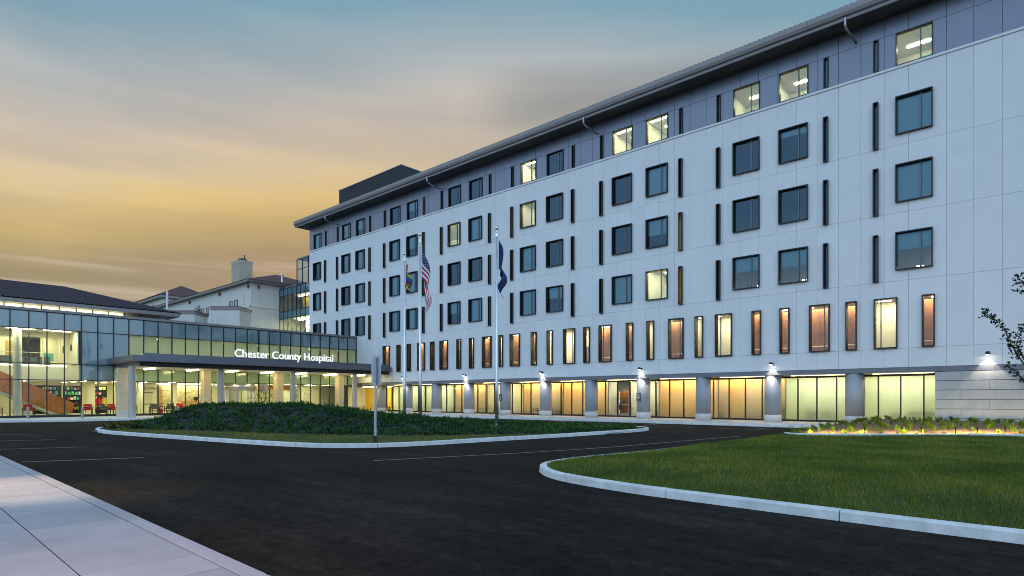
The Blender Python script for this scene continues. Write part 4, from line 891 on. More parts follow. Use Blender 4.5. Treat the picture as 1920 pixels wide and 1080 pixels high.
# yellow wall and counter seen at the inner corner
part('yellow_wall', MB().box(-66, 45.0, .2, -60.6, 45.1, 3.1), 'yellow_wall', hosp); part('lobby_floor', MB().box(-66, 42.3, .1, -55.65, 45.2, .16), 'floor_tile', hosp); part('lobby_ceiling', MB().box(-66, 42.3, 3.05, -55.65, 45.2, 3.12), 'white_wall', hosp); part('counter', MB().box(-63.5, 44.2, .16, -60.8, 44.6, 1.1), 'wood_light', hosp)
part('lobby_lamp', MB().box(-64, 43.2, 3.0, -58, 43.35, 3.03), 'lamp_lobby', hosp); part('lobby_end_wall', MB().box(-60.6, 45.3, .2, -55.7, 45.4, 3.1).box(-66.1, 42.3, .2, -66, 45.1, 3.1), 'white_wall', hosp)

# interior staircase with its timber balustrade
st = thing('staircase', (-62, 10, .3), 'timber-clad staircase rising left behind the atrium glass', 'staircase')
part('balustrade', MB().prism_yz([(3, 6.5), (8.14, 3.85), (13.0, 1.25), (12.85, .45), (11.7, .42), (8.14, 2.3), (3, 5.0)], -61.55, -61.45), 'wood', st); part('balustrade', MB().prism_yz([(3, 6.5), (8.14, 3.85), (13.0, 1.25), (12.85, .45), (11.7, .42), (8.14, 2.3), (3, 5.0)], -63.05, -62.95), 'wood', st)
for k in range(18): part('tread', MB().box(-62.95, 12.6 - k * .31 - .3, .3 + k * .165, -61.55, 12.6 - k * .31, .3 + (k + 1) * .165), 'floor_tile', st)
part('stringer', MB().prism_yz([(11.7, .3), (11.9, .42), (3, 5.05), (3, 4.85), (11.4, .35)], -62.95, -61.55), 'white_wall', st)
# gift-shop shelving
items = ['teal_item', 'cream_item', 'black_item', 'red_fabric', 'yellow_item', 'pink_item', 'print_white', 'teal_item', 'black_item', 'leaf_sign']
for k, (y0, y1, x, lb) in enumerate(((10.9, 12.9, -65.2, 'behind the foot of the timber stair'), (13.1, 14.4, -65.6, 'left of the white lobby column'), (15.0, 16.4, -65.4, 'right of the white lobby column'))):
    s = thing('display_shelf', (x, (y0 + y1) / 2, .3), 'crowded shop display shelf ' + lb, 'shelf', 'display shelves in the lobby shop')
    part('back_panel', MB().box(x - .3, y0, .3, x - .26, y1, 2.8), 'dark_metal', s)
    for j in range(5):
        z = .6 + j * .45; part('shelf_board', MB().box(x - .26, y0, z, x + .08, y1, z + .03), 'dark_metal', s); y = y0 + .06
        while y < y1 - .2:
            w = random.uniform(.09, .22); part('goods', MB().box(x - .15, y, z + .03, x + .05, y + w, z + .03 + random.uniform(.14, .34)), random.choice(items), s); y += w + random.uniform(.03, .12)
for y, z, c, lb in ((11.4, 2.0, 'red_fabric', 'red hooded top hanging in the shop above the stair foot'), (15.2, 1.35, 'red_fabric', 'red scrub top on a stand right of the white column'), (15.75, 1.3, 'yellow_item', 'small yellow top hanging beside the red one')):
    mb = MB(); w = .28 if c == 'red_fabric' else .16; mb.prism_yz([(y - w, z - .35), (y + w, z - .35), (y + w * .9, z + .15), (y + w * 1.3, z - .05), (y + w * 1.5, z + .08), (y + w * .7, z + .36), (y - w * .7, z + .36), (y - w * 1.5, z + .08), (y - w * 1.3, z - .05), (y - w * .9, z + .15)], -63.9, -63.8)
    o = obj('hanging_garment', mb.mesh('hanging_garment', c)); tag(o, lb, 'clothing')
# armchairs and tables
def chair(loc, rz, fab, label, group):
    t = thing('armchair', loc, label, 'chair', group, rz)
    for nm, b, m in (('seat', (-.3, -.3, .36, .3, .3, .48), fab), ('backrest', (-.3, .24, .48, .3, .32, .88), fab)): c = obj(nm, MB().bbox(*b, .02).mesh(nm, m)); c.parent = t
    for sx in (-1, 1):
        c = obj('armrest', MB().box(sx * .34 - .03, -.3, .6, sx * .34 + .03, .3, .64).mesh('armrest', 'wood_light')); c.parent = t
        for sy in (-1, 1): c = obj('leg', MB().box(sx * .34 - .025, sy * .28 - .025, 0, sx * .34 + .025, sy * .28 + .025, .6).mesh('leg', 'dark_metal')); c.parent = t
    return t
for x, y, rz, f_, lb in ((-61.2, 7.6, 1.5, 'red_fabric', 'red armchair left of the white atrium column'), (-61.2, 9.9, 1.6, 'red_fabric', 'red armchair under the timber stair right of the atrium column'), (-61.0, 13.8, 1.2, 'red_fabric', 'red armchair beside the white-clothed shop table'),
                         (-61.0, 14.9, 1.6, 'grey_fabric', 'grey armchair left of the first stone pillar'), (-61.1, 15.7, 1.8, 'red_fabric', 'red armchair nearest the first stone pillar'), (-61.2, 17.2, 4.6, 'grey_fabric', 'grey armchair right of the first round canopy column'), (-61.2, 19.0, 1.5, 'grey_fabric', 'grey armchair below the notice board'),
                         (-61.3, 20.3, 4.7, 'grey_fabric', 'grey armchair in front of the timber pier'), (-61.8, 21.4, 1.4, 'red_fabric', 'red armchair in front of the stone feature wall'), (-61.0, 33.2, 1.5, 'grey_fabric', 'grey armchair beside the indoor trees'), (-60.9, 36.9, 1.5, 'grey_fabric', 'grey armchair left of the last canopy column')):
    chair((x, y, .3), rz, f_, lb, 'armchairs in the lobby')
for x, y, lb in ((-60.9, 8.75, 'low glass-topped table behind the atrium column'), (-61.6, 14.3, 'white-clothed shop table by the lobby window')):
    t = thing('table', (x, y, .3), lb, 'table'); part('tabletop', MB().bbox(x - .4, y - .6, .95, x + .4, y + .6, 1.0, .01), 'print_white', t)
    for sx in (-1, 1):
        for sy in (-1, 1): part('leg', MB().box(x + sx * .34 - .02, y + sy * .54 - .02, .3, x + sx * .34 + .02, y + sy * .54 + .02, .95), 'dark_metal', t)
t = thing('reception_desk', (-63.4, 23.2, .3), 'timber reception desk in front of the stone feature wall', 'desk'); part('front_panel', MB().box(-63.2, 22.0, .3, -63.1, 24.4, 1.3), 'wood_light', t); part('counter_top', MB().box(-63.7, 21.95, 1.3, -63.05, 24.45, 1.36), 'wood', t); part('monitor', MB().box(-63.5, 23.2, 1.45, -63.46, 23.7, 1.8).box(-63.5, 23.4, 1.36, -63.46, 23.5, 1.45), 'dark_metal', t)
t = thing('red_stand', (-61.2, 19.55, .3), 'small red leaflet stand below the timber pier', 'stand'); part('panel', MB().box(-61.25, 19.4, .3, -61.2, 19.7, 1.25), 'red_fabric', t); part('pocket', MB().box(-61.2, 19.43, .7, -61.14, 19.67, .85), 'print_white', t); part('pocket', MB().box(-61.2, 19.43, 1.0, -61.14, 19.67, 1.15), 'print_white', t)
for k, (x, y, h, lb) in enumerate(((-64.2, 30.6, 2.2, 'left'), (-64.4, 34.3, 2.5, 'right'))):
    t = thing('indoor_tree', (x, y, .3), f'pale green leafy tree lit behind the lobby glass, the {lb} one of two', 'tree', 'trees behind the lobby glass'); part('trunk', MB().tube([(x, y, .3), (x + .05, y + .1, 1.2), (x, y + .3, 2.0), (x, y + .5, 2.7)], [.06, .05, .035, .02], 7), 'bark', t)
    part('limb', MB().tube([(x, y + .08, 1.1), (x, y - .3, 1.8), (x, y - .5, 2.6)], [.035, .03, .015], 6), 'bark', t)
    P = RNG.normal(0, 1, (420, 3)) * (.35, .75, .6) + (x, y + .1, 1.75); P[:, 2] = np.clip(P[:, 2], .5, 3.0); V, F, r = clumps(P[:, :2], P[:, 2] - .1, 5, .12, .2, .055, RNG); part('crown', fastmesh('crown', V, F, 'courtyard_leaf', r), (), t)

# ================================================================== entrance canopy
can = thing('entrance_canopy', (-55, 27, .15), 'flat grey entrance canopy on round columns and square pillars, carrying the hospital name', 'canopy')
CXf = -52.6; CYa = 14.9; CYb = 39.1
part('deck', MB().box(PX + .1, CYa + .3, 4.6, CXf - .12, CYb, 5.0), 'fascia', can)
def run(name, y0, y1, n, f, m):
    st_ = (y1 - y0) / n
    for k in range(n): part(name, f(y0 + k * st_ + .008, y0 + (k + 1) * st_ - .008), m, can)
run('fascia_panel', CYa, CYb, 17, lambda a, b: MB().box(CXf - .1, a, 4.56, CXf, b, 5.02), 'cladding')
run('lower_fascia_panel', CYa + .55, CYb, 15, lambda a, b: MB().box(CXf - .62, a, 4.18, CXf - .52, b, 4.56), 'bronze')
run('upstand_panel', CYa + .9, CYb, 12, lambda a, b: MB().box(CXf - .92, a, 5.0, CXf - .8, b, 5.26), 'cladding')
n = 5; w = (CXf - .1 - PX - .2) / n
for k in range(n): part('side_panel', MB().box(PX + .2 + k * w + .008, CYa, 4.56, PX + .2 + (k + 1) * w - .008, CYa + .1, 5.02), 'cladding', can)
for k in range(4): part('side_lower_panel', MB().box(PX + .3 + k * 1.5, CYa + .55, 4.18, PX + .3 + k * 1.5 + 1.48, CYa + .65, 4.56), 'fascia', can)
part('ledge', MB().box(PX + .1, CYa + .11, 4.54, CXf - .11, CYb, 4.58), 'fascia', can)
x0 = PX + .12; wx = (CXf - .63 - x0) / 3; wy = (CYb - CYa - .66) / 9
for i in range(3):
    for j in range(9): part('soffit_panel', MB().box(x0 + i * wx + .01, CYa + .66 + j * wy + .01, 4.19, x0 + (i + 1) * wx - .01, CYa + .66 + (j + 1) * wy - .01, 4.22), 'cream_item', can)
for k in range(7): y = 17.2 + 3.4 * k; part('light_strip', MB().box(-57.8, y - .06, 4.09, -55.4, y + .06, 4.16), 'lamp_canopy', can)
for y in (15.15, 21.9, 28.6, 35.4): part('column', MB().lathe(-53.9, y, [(.27, .15), (.26, .2), (.26, 4.12), (.2, 4.12), (.2, 4.19)], 28), 'canopy_column', can, smooth=False)
for y in (15.45, 22.1, 29.0, 35.9): p = part('pillar', MB().bbox(-57.95, y - .33, .72, -57.15, y + .33, 4.19, .015), 'stone_warm' if 'stone_warm' in MATS else 'concrete', can); part('pillar_base', MB().bbox(-57.96, y - .34, .15, -57.14, y + .34, .71, .015), 'concrete', p)
# illuminated lettering standing on the upstand
def fontmesh(s, size, ext):
    cu = bpy.data.curves.new('t', 'FONT'); cu.body = s; cu.size = size; cu.extrude = ext; cu.offset = -.006 if ext > .01 else 0; cu.resolution_u = 4; o = bpy.data.objects.new('t', cu); COL.objects.link(o)
    dg = bpy.context.evaluated_depsgraph_get(); me = bpy.data.meshes.new_from_object(o.evaluated_get(dg)); bpy.data.objects.remove(o); return me
def mx(me): return max((v.co.x for v in me.vertices), default=0)
TXT = 'Chester County Hospital'; SZ = .98; w1 = mx(fontmesh('l', SZ, 0)); tot = mx(fontmesh(TXT, SZ, 0)); sx = 9.7 / tot; adv = [0]
for k in range(1, len(TXT)): adv.append(mx(fontmesh(TXT[:k] + 'l', SZ, 0)) - w1)
for k, ch in enumerate(TXT):
    if ch == ' ': continue
    me = fontmesh(ch, SZ, .035); me.materials.clear(); me.materials.append(MATS['letter']); me.name = 'letter'
    o = obj('letter', me, can, (CXf - .75, 22.85 + adv[k] * sx, 5.30)); o.rotation_euler = (R(90), 0, R(90)); o.scale = (sx, 1, 1)
part('letter_rail', MB().box(CXf - .9, 22.6, 5.265, CXf - .79, 32.9, 5.295), 'alu', can)
me = fontmesh('The            Family Lobby', .3, .005); me.materials.append(MATS['grey_fabric']); o = obj('wall_lettering', me, pav, (-64.07, 17.0, 2.55)); o.rotation_euler = (R(90), 0, R(90))

# ================================================================== tiled clerestory building behind the pavilion
tb = thing('tiled_roof_building', (-76, 5, 8.5), 'building with dark clay-tiled hip roof and lit clerestory strip behind the pavilion', 'building')
part('wall', MB().box(-84, -16, 8, -68.9, 22.2, 9.25).box(-84, -16, 9.25, -69.6, 22.2, 10.2), 'stucco', tb)
for k in range(26):
    y0 = -13 + k * 1.32
    if y0 > 20: break
    part('clerestory_window', xq(y0 + .04, y0 + 1.28, 9.3, 10.1, -68.9), 'store_glass', tb); part('window_post', MB().box(-68.95, y0 - .04, 9.25, -68.85, y0 + .04, 10.15), 'mullion', tb)
    if y0 < 18.5: part('shade', xq(y0 + .02, y0 + 1.3, 9.27, 10.15, -69.05), 'shade', tb); part('clerestory_lamp', xq(y0 + .1, y0 + 1.2, 9.4, 10.0, -69.4), 'lamp_soft', tb)
part('eave_soffit', MB().box(-69.6, -16, 10.12, -67.8, 23.3, 10.18), 'fascia', tb); part('gutter', MB().box(-67.85, -16, 10.1, -67.6, 23.4, 10.45), 'fascia', tb); part('gutter', MB().box(-84, 23.2, 10.1, -67.85, 23.4, 10.45), 'fascia', tb); part('end_soffit', MB().box(-84, 22.2, 10.12, -69.6, 23.2, 10.18), 'fascia', tb)
vs = []; fs = []; YE = 23.45; cols_ = []; ys = np.arange(-16, YE + .001, .05); NS = 25
for y in ys:
    smax = min(1, (YE - y) / 8.2); c = []
    for j in range(NS):
        s = j / (NS - 1) * max(smax, .001); x = -67.55 - 8.4 * s; z = 10.42 + 2.65 * s; rise = .09 * abs(math.cos(math.pi * y / .34)) ** .7 + .05 * (1 - (s * 22 % 1)); c.append(len(vs)); vs.append((x, y, z + rise))
    cols_.append(c)
for c0, c1 in zip(cols_, cols_[1:]):
    for j in range(NS - 1): fs.append((c0[j], c0[j + 1], c1[j + 1], c1[j]))
stuff(part('roof_tiles', MB().add(vs, fs), 'roof_tile_plum' if 'roof_tile_plum' in MATS else 'tile_dark', tb))
part('roof', MB().add([(-67.6, YE, 10.4), (-84.3, YE, 10.4), (-75.95, YE - 8.2, 13.05), (-75.95, -16, 13.05), (-84.3, -16, 10.4)], [(0, 1, 2), (2, 1, 4, 3)]), 'tile_dark', tb)
part('ridge_tiles', MB().tube([(-75.95, -16, 13.1), (-75.95, YE - 8.2, 13.1), (-67.6, YE, 10.45)], .11, 7), 'tile_dark', tb)
part('vent_pipe', MB().cyl(-76.6, 25.1, 9, 14.1, .12, 12), 'print_white', tb)

# ================================================================== glazed stair link between old wing and main block
lk = thing('glass_stair_link', (-74, 40, 0), 'narrow glazed link stepped up beside the white block, some panes lit yellow', 'building')
LX = [-79 + 1.14 * k for k in range(9)]; LY = 40.0; zr = [0, 8.9, 12.4, 13.4, 15.5, 16.5]
part('back', MB().box(-79, 44, 0, -69.95, 44.2, 16.4).box(-74.3, 44, 16.4, -69.95, 44.2, 20), 'white_wall', lk); part('roof', MB().box(-79, LY, 16.52, -74.3, 44.2, 16.7).box(-74.3, LY, 19.92, -69.95, 44.2, 20.1), 'fascia', lk)
part('side_wall', MB().quad((-74.35, LY, 16.7), (-74.35, 44.2, 16.7), (-74.35, 44.2, 19.92), (-74.35, LY, 19.92)), 'window_glass', lk)
for z in (8.7, 12.5, 15.6): part('floor_slab', MB().box(-79, LY + .2, z, -69.95, 44, z + .3), 'white_wall', lk)
for a, b in zip(LX, LX[1:]):
    for i, (c, d) in enumerate(zip(zr, zr[1:])): part('glass_panel', MB().quad((a + .03, LY, c + .03), (b - .03, LY, c + .03), (b - .03, LY, d - .03), (a + .03, LY, d - .03)), 'spandrel_teal' if i in (2, 4) and 'spandrel_teal' in MATS else ('spandrel' if i in (2, 4) else 'window_glass'), lk)
for x in LX: part('mullion', MB().box(x - .035, LY - .06, 0, x + .035, LY + .05, 16.52), 'mullion', lk)
for z in zr[1:]: part('transom', MB().box(-79, LY - .05, z - .035, -69.95, LY + .04, z + .035), 'mullion', lk)
for a, b in ((-74.3, -72.85), (-72.85, -71.4), (-71.4, -69.95)):
    for c, d in ((16.7, 18.6), (18.6, 19.9)): part('glass_panel', MB().quad((a + .03, LY, c + .03), (b - .03, LY, c + .03), (b - .03, LY, d - .03), (a + .03, LY, d - .03)), 'window_glass', lk)
    part('mullion', MB().box(a - .03, LY - .06, 16.55, a + .03, LY + .05, 19.92), 'mullion', lk)
for z in (18.6, 19.88): part('transom', MB().box(-74.3, LY - .05, z - .03, -69.95, LY + .04, z + .03), 'mullion', lk)
part('lit_wall', MB().box(-76.4, 42.3, 9.0, -70.1, 42.4, 12.4), 'white_wall', lk); part('lit_wall', MB().box(-76.5, 42.0, 13.2, -72.6, 42.1, 15.4), 'yellow_wall', lk); part('lamp', MB().box(-76.2, 41.2, 15.4, -73.2, 41.4, 15.45), 'lamp_soft', lk); part('lamp', MB().box(-76.8, 41.5, 12.3, -70.5, 41.8, 12.35), 'lamp_lobby', lk)
part('stair_flight', MB().prism_yz([(41, 9.0), (43.5, 12.0), (43.5, 12.3), (41, 9.3)], -75.5, -74.2), 'grey_fabric', lk); part('inner_post', MB().box(-73, 42, 9, -72.7, 42.3, 12.4).box(-71.2, 42, 9, -70.9, 42.3, 12.4), 'cream_item', lk)

# ================================================================== older white wings
wg = thing('white_wing', (-98, 42, 0), 'older white stucco wing with red hip roof and square chimney', 'building')
part('wall', MB().box(-122, 36, 0, -79.02, 50, 17.0), 'stucco', wg); part('eave', MB().box(-122.6, 35.3, 17.0, -78.4, 50.6, 17.28), 'fascia', wg); part('string_course', MB().box(-88, 35.93, 13.75, -78.95, 36, 13.95).box(-79.02, 35.93, 13.75, -78.95, 39.9, 13.95), 'cream_item', wg)
part('roof', MB().add([(-122.7, 35.2, 17.28), (-78.3, 35.2, 17.28), (-78.3, 50.7, 17.28), (-122.7, 50.7, 17.28), (-115, 43, 20), (-86, 43, 20)], [(0, 1, 5, 4), (1, 2, 5), (2, 3, 4, 5), (3, 0, 4)]), 'roof_red', wg)
ch = part('chimney', MB().box(-92, 39, 17.3, -89.4, 41, 21.6).box(-92.02, 38.98, 21.6, -89.38, 41.02, 22.1), 'chimney_stone', wg); part('chimney_flue', MB().lathe(-90.6, 40, [(.8, 22.1), (.6, 22.5), (.3, 22.6)], 12), 'bark', ch); part('chimney_pipe', MB().cyl(-89.8, 40, 22.1, 23.0, .09, 8), 'bark', ch)
for x0, x1, z0, z1 in ((-85.6, -84.6, 13.85, 15.1), (-84, -82.9, 13.87, 15.13), (-95.4, -94.4, 13.9, 15.05), (-93.6, -92.6, 13.9, 15.05), (-84.9, -83.4, 10.8, 11.98)):
    w = part('window', MB().box(x0, 35.94, z0, x0 + .08, 36.02, z1).box(x1 - .08, 35.94, z0, x1, 36.02, z1).box(x0 + .08, 35.94, z1 - .08, x1 - .08, 36.02, z1).box(x0 + .08, 35.94, z0, x1 - .08, 36.02, z0 + .08), 'bronze', wg); part('pane', MB().quad((x0 + .08, 35.98, z0 + .08), (x1 - .08, 35.98, z0 + .08), (x1 - .08, 35.98, z1 - .08), (x0 + .08, 35.98, z1 - .08)), 'spandrel', w)
for x, z0, z1 in ((-81, 13.3, 15.7), (-81, 10.5, 12.55)): part('wall_pipe', MB().box(x - .12, 35.85, z0, x + .12, 36, z1), 'cream_item', wg)
for x, y in ((-79.5, 35.85), (-88.6, 35.85), (-99.7, 35.85), (-78.85, 37.0)): part('rain_head', MB().lathe(x, y, [(.04, 16.2), (.16, 16.4), (.16, 16.7), (.05, 16.75)], 8), 'coping_red', wg)
part('roof_vent', MB().lathe(-79.9, 40.8, [(.25, 17.4), (.12, 17.9), (.12, 18.6), (.2, 18.7), (.2, 18.9)], 12), 'pole_metal', wg)
for k, (x0, x1, y0, y1, zt, lb) in enumerate(((-77.5, -71.8, 0, 4, 12.4, 'taller low white annex with red coping in front of the old wing'), (-83.5, -78.2, 0, 3, 11.6, 'lower white annex with red coping beside the tiled roof'))):
    pass
rt = math.atan(1020 / 1130)
for (px, py), wd, zt, lb in (((-71.5, 29.6), 3.3, 12.3, 'small white annex block with red coping in front of the old wing'), ((-73.6, 25.6), 2.9, 11.6, 'lower white annex block with red coping beside the tiled roof end')):
    t = thing('annex', (px, py, 0), lb, 'building', rotz=rt)
    for nm, b, m in (('wall', (-wd / 2, 0, 8.6, wd / 2, 3, zt - .35), 'stucco'), ('coping', (-wd / 2 - .1, -.1, zt - .35, wd / 2 + .1, 3.1, zt - .1), 'fascia'), ('coping_trim', (-wd / 2 - .12, -.12, zt - .1, wd / 2 + .12, 3.12, zt), 'coping_red')): c = obj(nm, MB().box(*b).mesh(nm, m)); c.parent = t
t = thing('rooftop_unit', (-74.0, 27.5, 11.6), 'small grey rooftop air unit above the lower annex', 'machine'); part('casing', MB().box(-74.3, 27.2, 11.4, -73.7, 27.8, 12.1), 'alu', t); part('fan_cowl', MB().cyl(-74, 27.5, 12.1, 12.45, .24, 12), 'alu', t); part('duct', MB().tube([(-73.7, 27.5, 11.7), (-73.4, 27.5, 12.0), (-73.4, 27.5, 12.3)], .08, 8), 'alu', t)
tw = thing('far_tower', (-134, 47, 0), 'distant white tower block with dark hip roof left of the old wing', 'building')
part('wall', MB().box(-143.5, 42, 0, -130.3, 52, 21.4), 'stucco', tw); part('eave', MB().box(-144.5, 41.2, 21.4, -129.4, 52.8, 21.9), 'fascia', tw); part('roof', MB().add([(-144.7, 41, 21.9), (-129.2, 41, 21.9), (-129.2, 53, 21.9), (-144.7, 53, 21.9), (-139, 47, 25.0), (-135, 47, 25.0)], [(0, 1, 5, 4), (1, 2, 5), (2, 3, 4, 5), (3, 0, 4)]), 'roof_red', tw)
for x in (-142.3, -140.2, -138.1, -136): w = part('window', MB().box(x - .5, 41.95, 19.0, x + .5, 42.02, 20.6), 'bronze', tw); part('pane', MB().quad((x - .4, 41.93, 19.1), (x + .4, 41.93, 19.1), (x + .4, 41.93, 20.5), (x - .4, 41.93, 20.5)), 'spandrel', w)

# ================================================================== street furniture
FLAGS = [(-28.2, 21.9, 10.2, 'slim silver flagpole flying the rainbow flag'), (-25.8, 21.1, 10.72, 'tall silver flagpole flying the striped national flag'), (-20.6, 21.7, 10.22, 'silver flagpole flying the dark blue flag')]
for x, y, zt, lb in FLAGS:
    z0 = float(moundz(np.array([[x, y]]))[0]) - .1; t = thing('flagpole', (x, y, z0), lb, 'flagpole', 'flagpoles on the traffic island')
    part('shaft', MB().lathe(x, y, [(.085, z0), (.085, z0 + 2), (.04, zt - .55)], 20), 'pole_metal', t, smooth=True); part('collar', MB().lathe(x, y, [(.15, z0), (.15, z0 + .12), (.09, z0 + .2)], 20), 'pole_metal', t)
    part('truck', MB().lathe(x, y, [(.03, zt - .6), (.075, zt - .55), (.075, zt - .35), (.03, zt - .3), (.03, zt - .18)], 14), 'pole_metal', t)
    part('ball', MB().lathe(x, y, [(.001, zt - .2)] + [(.1 * math.sin(a), zt - .1 - .1 * math.cos(a)) for a in np.linspace(.2, 2.95, 9)] + [(.001, zt)], 16), 'pole_metal', t, smooth=True)
    part('halyard', MB().tube([(x + .1, y - .04, z0 + 1.2), (x + .075, y - .03, zt - .5)], .008, 5), 'print_white', t)
def flag(x, y, ztop, hoist, fly, colour, mats, label, spread, nu=40, nv=26, ph=0.):
    """cloth hanging from the hoist, the fly fallen into soft vertical folds"""
    d = Vector((.742, .670)); n = Vector((-.67, .742)); vs = []; fs = []; ms = []
    for j in range(nv + 1):
        v = j / nv
        for i in range(nu + 1):
            u = i / nu; out = .09 + spread * math.sin(min(1, u * 1.1) * math.pi * .62) * (1 - .35 * u) * (.35 + .65 * math.sin(math.pi * (.18 + .62 * v)))
            out *= (1 - .62 * (1 - v) * u)
            drop = fly * (u ** 1.15) * (.93 - .12 * v); fold = (.16 * math.sin(u * 9 + ph + v * 2.2) + .05 * math.sin(u * 17 + v * 5 + ph)) * min(1, u * 3)
            sway = .13 * math.sin(u * 11 + ph * 2 + v * 3) * min(1, u * 3)
            q = d * (out + sway) + n * fold; vs.append((x + q.x, y + q.y, ztop - v * hoist * (1 - .35 * u) - drop))
    for j in range(nv):
        for i in range(nu): a = j * (nu + 1) + i; fs.append((a, a + 1, a + nu + 2, a + nu + 1)); ms.append(colour((i + .5) / nu, (j + .5) / nv, i, j))
    mb = MB(); mb.v = vs; mb.f = fs; mb.m = ms; me = mb.mesh('flag', *mats); o = obj('flag', me, smooth=True); sd_ = o.modifiers.new('thickness', 'SOLIDIFY'); sd_.thickness = .004; tag(o, label, 'flag', 'flags on the island flagpoles'); return o
flag(-28.2, 21.9, 9.55, 1.0, 1.55, lambda u, v, i, j: min(5, int(v * 6)), ('flag_red', 'flag_orange', 'flag_yellow', 'flag_green', 'flag_blue', 'flag_violet'), 'rainbow striped flag hanging limp from the left flagpole', .42, nv=24, ph=.6)
def us(u, v, i, j):
    if u < .42 and v < 7 / 13: return 3 if (i % 3 == 1 and j % 3 == 1) else 2
    return int(v * 13) % 2
flag(-25.8, 21.1, 10.1, 1.9, 3.35, us, ('flag_red', 'flag_white', 'flag_navy', 'flag_white'), 'red and white striped flag with starred navy corner drooping on the middle pole', .72, nu=48, nv=39, ph=1.7)
flag(-20.6, 21.7, 9.6, 1.5, 2.5, lambda u, v, i, j: 1 if ((u - .5) / .12) ** 2 + ((v - .5) / .2) ** 2 < 1 and (i + j) % 3 else 0, ('flag_navy', 'flag_gold'), 'dark blue flag with small gold emblem hanging from the right pole', .48, ph=2.6)
# sign seen from behind
x, y = -17.75, 12.5; t = thing('road_sign', (x, y, .12), 'back of a grey metal road sign on a thin post at the island kerb', 'road sign', rotz=.35)
for nm, b, m in (('post', (-.035, -.03, 0, .035, .03, 3.0), 'sign_back'), ('plate', (-.2, .05, 2.05, .2, .056, 3.07), 'sign_back'), ('stiffener', (-.05, -.05, 2.1, .05, -.031, 3.02), 'alu')): c = obj(nm, MB().box(*b).mesh(nm, m)); c.parent = t
c = obj('stub', MB().box(-.05, -.045, 0, .05, .045, .25).mesh('stub', 'dark_metal')); c.parent = t
for x, y, lb in ((-56.2, 9.05, 'steel bollard in front of the timber staircase'), (-54.4, 12.0, 'steel bollard left of the first stone pillar'), (-54.2, 18.6, 'steel bollard behind the left end of the mound'), (-54.2, 31.9, 'steel bollard right of the third round canopy column')):
    t = thing('bollard', (x, y, .15), lb, 'bollard', 'bollards along the drop-off'); part('post', MB().lathe(x, y, [(.09, .15), (.09, 1.0), (.07, 1.04)], 16), 'alu', t, smooth=False); part('base_ring', MB().lathe(x, y, [(.13, .15), (.13, .18), (.1, .19)], 16), 'steel', t)
def bench(x, y, along, label):
    t = thing('bench', (x, y, .15), label, 'bench', 'metal benches by the entrances'); dx, dy = (1, 0) if along == 'x' else (0, 1)
    for s in (-1, 1):
        a = s * .85; part('arm', MB().tube([(x + dx * a - dy * .25, y + dy * a + dx * .25, .15), (x + dx * a - dy * .25, y + dy * a + dx * .25, .78), (x + dx * a + dy * .25, y + dy * a - dx * .25, .78), (x + dx * a + dy * .25, y + dy * a - dx * .25, .15)], .03, 6), 'dark_metal', t)
    for k in range(5): o = -.22 + k * .11; part('slat', MB().box(x - (.84 * dx + dy * .045) + dy * o, y - (.84 * dy + dx * .045) + dx * o, .56, x + (.84 * dx + dy * .045) + dy * o, y + (.84 * dy + dx * .045) + dx * o, .6), 'dark_metal', t)
bench(-33.6, 41.3, 'x', 'black metal bench against the amber glazing right of the middle flagpoles'); bench(-57.6, 33.6, 'y', 'black metal bench left of the last stone pillar'); bench(-57.3, 37.9, 'y', 'black metal bench right of the last stone pillar'); bench(-56.6, 41.4, 'x', 'black metal bench below the yellow lobby wall'); bench(-58.6, 18.8, 'y', 'black metal bench outside the notice board window')
t = thing('litter_bin', (-55.6, 28.9, .15), 'dark litter bin beside the third round canopy column', 'bin'); part('body', MB().lathe(-55.6, 28.9, [(.27, .15), (.29, .9), (.29, .95)], 18), 'dark_metal', t); part('hood', MB().lathe(-55.6, 28.9, [(.29, 1.1), (.31, 1.12), (.28, 1.2)], 18), 'dark_metal', t)
for k in range(4): a = k * math.pi / 2 + .7; part('hood_post', MB().cyl(-55.6 + .25 * math.cos(a), 28.9 + .25 * math.sin(a), .95, 1.1, .02, 6), 'dark_metal', t)
# ---- small tree at the right edge, its twigs reach into view
tr = thing('lawn_tree', (2.1, 13.2, .25), 'slender dark-leaved tree on the lawn reaching in from the right edge', 'tree'); mb = MB(); tips = []
trunk = [(2.1, 13.2, .1), (2.1, 13.15, 1.2), (2.0, 13.1, 2.4), (1.95, 13.05, 3.6), (2.0, 13.1, 4.8), (2.0, 13.1, 5.8)]; part('trunk', MB().tube(trunk, [.09, .075, .06, .05, .035, .015], 9), 'bark', tr)
limbs = [[(2.08, 13.15, 1.1), (1.0, 12.7, 1.3), (.1, 12.2, 1.6), (-.12, 12.02, 1.75), (-.35, 11.8, 2.19), (-.44, 11.72, 2.37), (-.51, 11.66, 2.54), (-.59, 11.59, 2.77), (-.7, 11.49, 2.89), (-.81, 11.39, 3.0)], [(-.2, 11.95, 1.95), (-.36, 11.8, 2.3), (-.44, 11.73, 2.5), (-.38, 11.78, 2.7), (-.3, 11.85, 2.86)], [(-.12, 12.02, 1.75), (-.4, 11.75, 2.02), (-.55, 11.62, 2.2)],
         [(2.0, 13.1, 2.4), (1.0, 12.9, 2.9), (.2, 12.6, 3.15), (-.12, 12.42, 3.23), (-.36, 12.2, 3.45), (-.46, 12.1, 3.6)], [(.1, 12.55, 3.18), (-.2, 12.35, 3.3), (-.45, 12.12, 3.36)]]
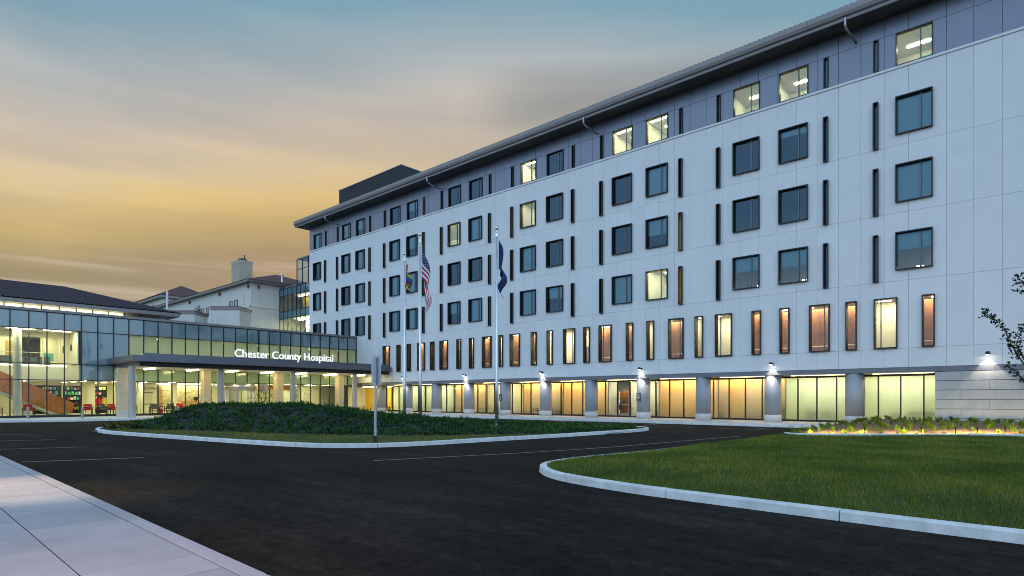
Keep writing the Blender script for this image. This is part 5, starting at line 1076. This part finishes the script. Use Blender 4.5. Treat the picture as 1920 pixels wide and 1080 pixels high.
for k in range(14):
    z = 2.2 + k * .26; a = k * 2.4 + .3; l = 1.7 - k * .08
    if math.cos(a) < -.2: l *= .55
    limbs.append([(2.0, 13.1, z), (2.0 + math.cos(a) * l * .5, 13.1 + math.sin(a) * l * .5, z + .35), (2.0 + math.cos(a) * l, 13.1 + math.sin(a) * l, z + .6)])
pts = []
for l in limbs:
    n = len(l); part('limb', MB().tube(l, [max(.005, .02 * (1 - i / (n - .6))) if n > 4 else max(.005, .018 * (1 - i / n)) for i in range(n)], 6), 'bark', tr)
    q = catmull(l, 10, False); q = q[len(q) // (3 if n < 8 else 2):]
    for p in q:
        for _ in range(3): pts.append(np.array(p) + RNG.normal(0, .03, 3))
P = np.array(pts); V, F, r = clumps(P[:, :2], P[:, 2] - .03, 2, .02, .02, .024, RNG); part('crown', fastmesh('crown', V, F, 'tree_leaf', r), (), tr)
# ---- street lamp on the near pavement, just left of the view; its pool of warm light lies on the slabs
x, y = -14.5, -1.6; t = thing('street_lamp', (x, y, .15), 'tall dark street lamp on the near pavement beyond the left edge', 'street lamp'); part('post', MB().lathe(x, y, [(.1, .15), (.09, .3), (.05, 5.4)], 14), 'dark_metal', t); part('arm', MB().tube([(x, y, 5.35), (x + .1, y + .5, 5.5), (x + .15, y + 1.0, 5.5)], .035, 8), 'dark_metal', t)
part('head', MB().bbox(x - .05, y + .8, 5.44, x + .35, y + 1.5, 5.54, .02), 'dark_metal', t); part('lens', MB().box(x, y + .9, 5.42, x + .3, y + 1.4, 5.435), 'lamp_head', t)
ld = bpy.data.lights.new('beam', 'SPOT'); ld.energy = 1900; ld.spot_size = R(44); ld.spot_blend = .7; ld.color = (1, .74, .5); ld.shadow_soft_size = .15; o = obj('beam', ld, t, (x + .15, y + 1.15, 5.38)); o.rotation_euler = (Vector((-13.2, 2.0, .15)) - Vector((x + .15, y + 1.15, 5.38))).to_track_quat('-Z', 'Y').to_euler()
x, y = -4.2, -3.6; t = thing('street_lamp', (x, y, .15), 'tall dark street lamp behind the camera on the near pavement', 'street lamp'); part('post', MB().lathe(x, y, [(.1, .15), (.09, .3), (.05, 5.4)], 14), 'dark_metal', t); part('arm', MB().tube([(x, y, 5.35), (x + .1, y + .5, 5.5), (x + .15, y + 1.0, 5.5)], .035, 8), 'dark_metal', t)
part('head', MB().bbox(x - .05, y + .8, 5.44, x + .35, y + 1.5, 5.54, .02), 'dark_metal', t); part('lens', MB().box(x, y + .9, 5.42, x + .3, y + 1.4, 5.435), 'lamp_head', t)
ld = bpy.data.lights.new('beam', 'SPOT'); ld.energy = 1300; ld.spot_size = R(50); ld.spot_blend = .9; ld.color = (1, .55, .52); ld.shadow_soft_size = .15; o = obj('beam', ld, t, (x + .15, y + 1.15, 5.38)); o.rotation_euler = (Vector((-6.0, 1.4, .15)) - Vector((x + .15, y + 1.15, 5.38))).to_track_quat('-Z', 'Y').to_euler()
t = struct(obj('storm_drain', None, None, (-35.4, 8.4, 0))); part('grate', MB().box(-35.9, 8.3, .004, -35.0, 8.36, .012), 'dark_metal', t); part('inlet_slot', MB().box(-35.85, 8.365, .02, -35.1, 8.43, .09), 'gap', t)
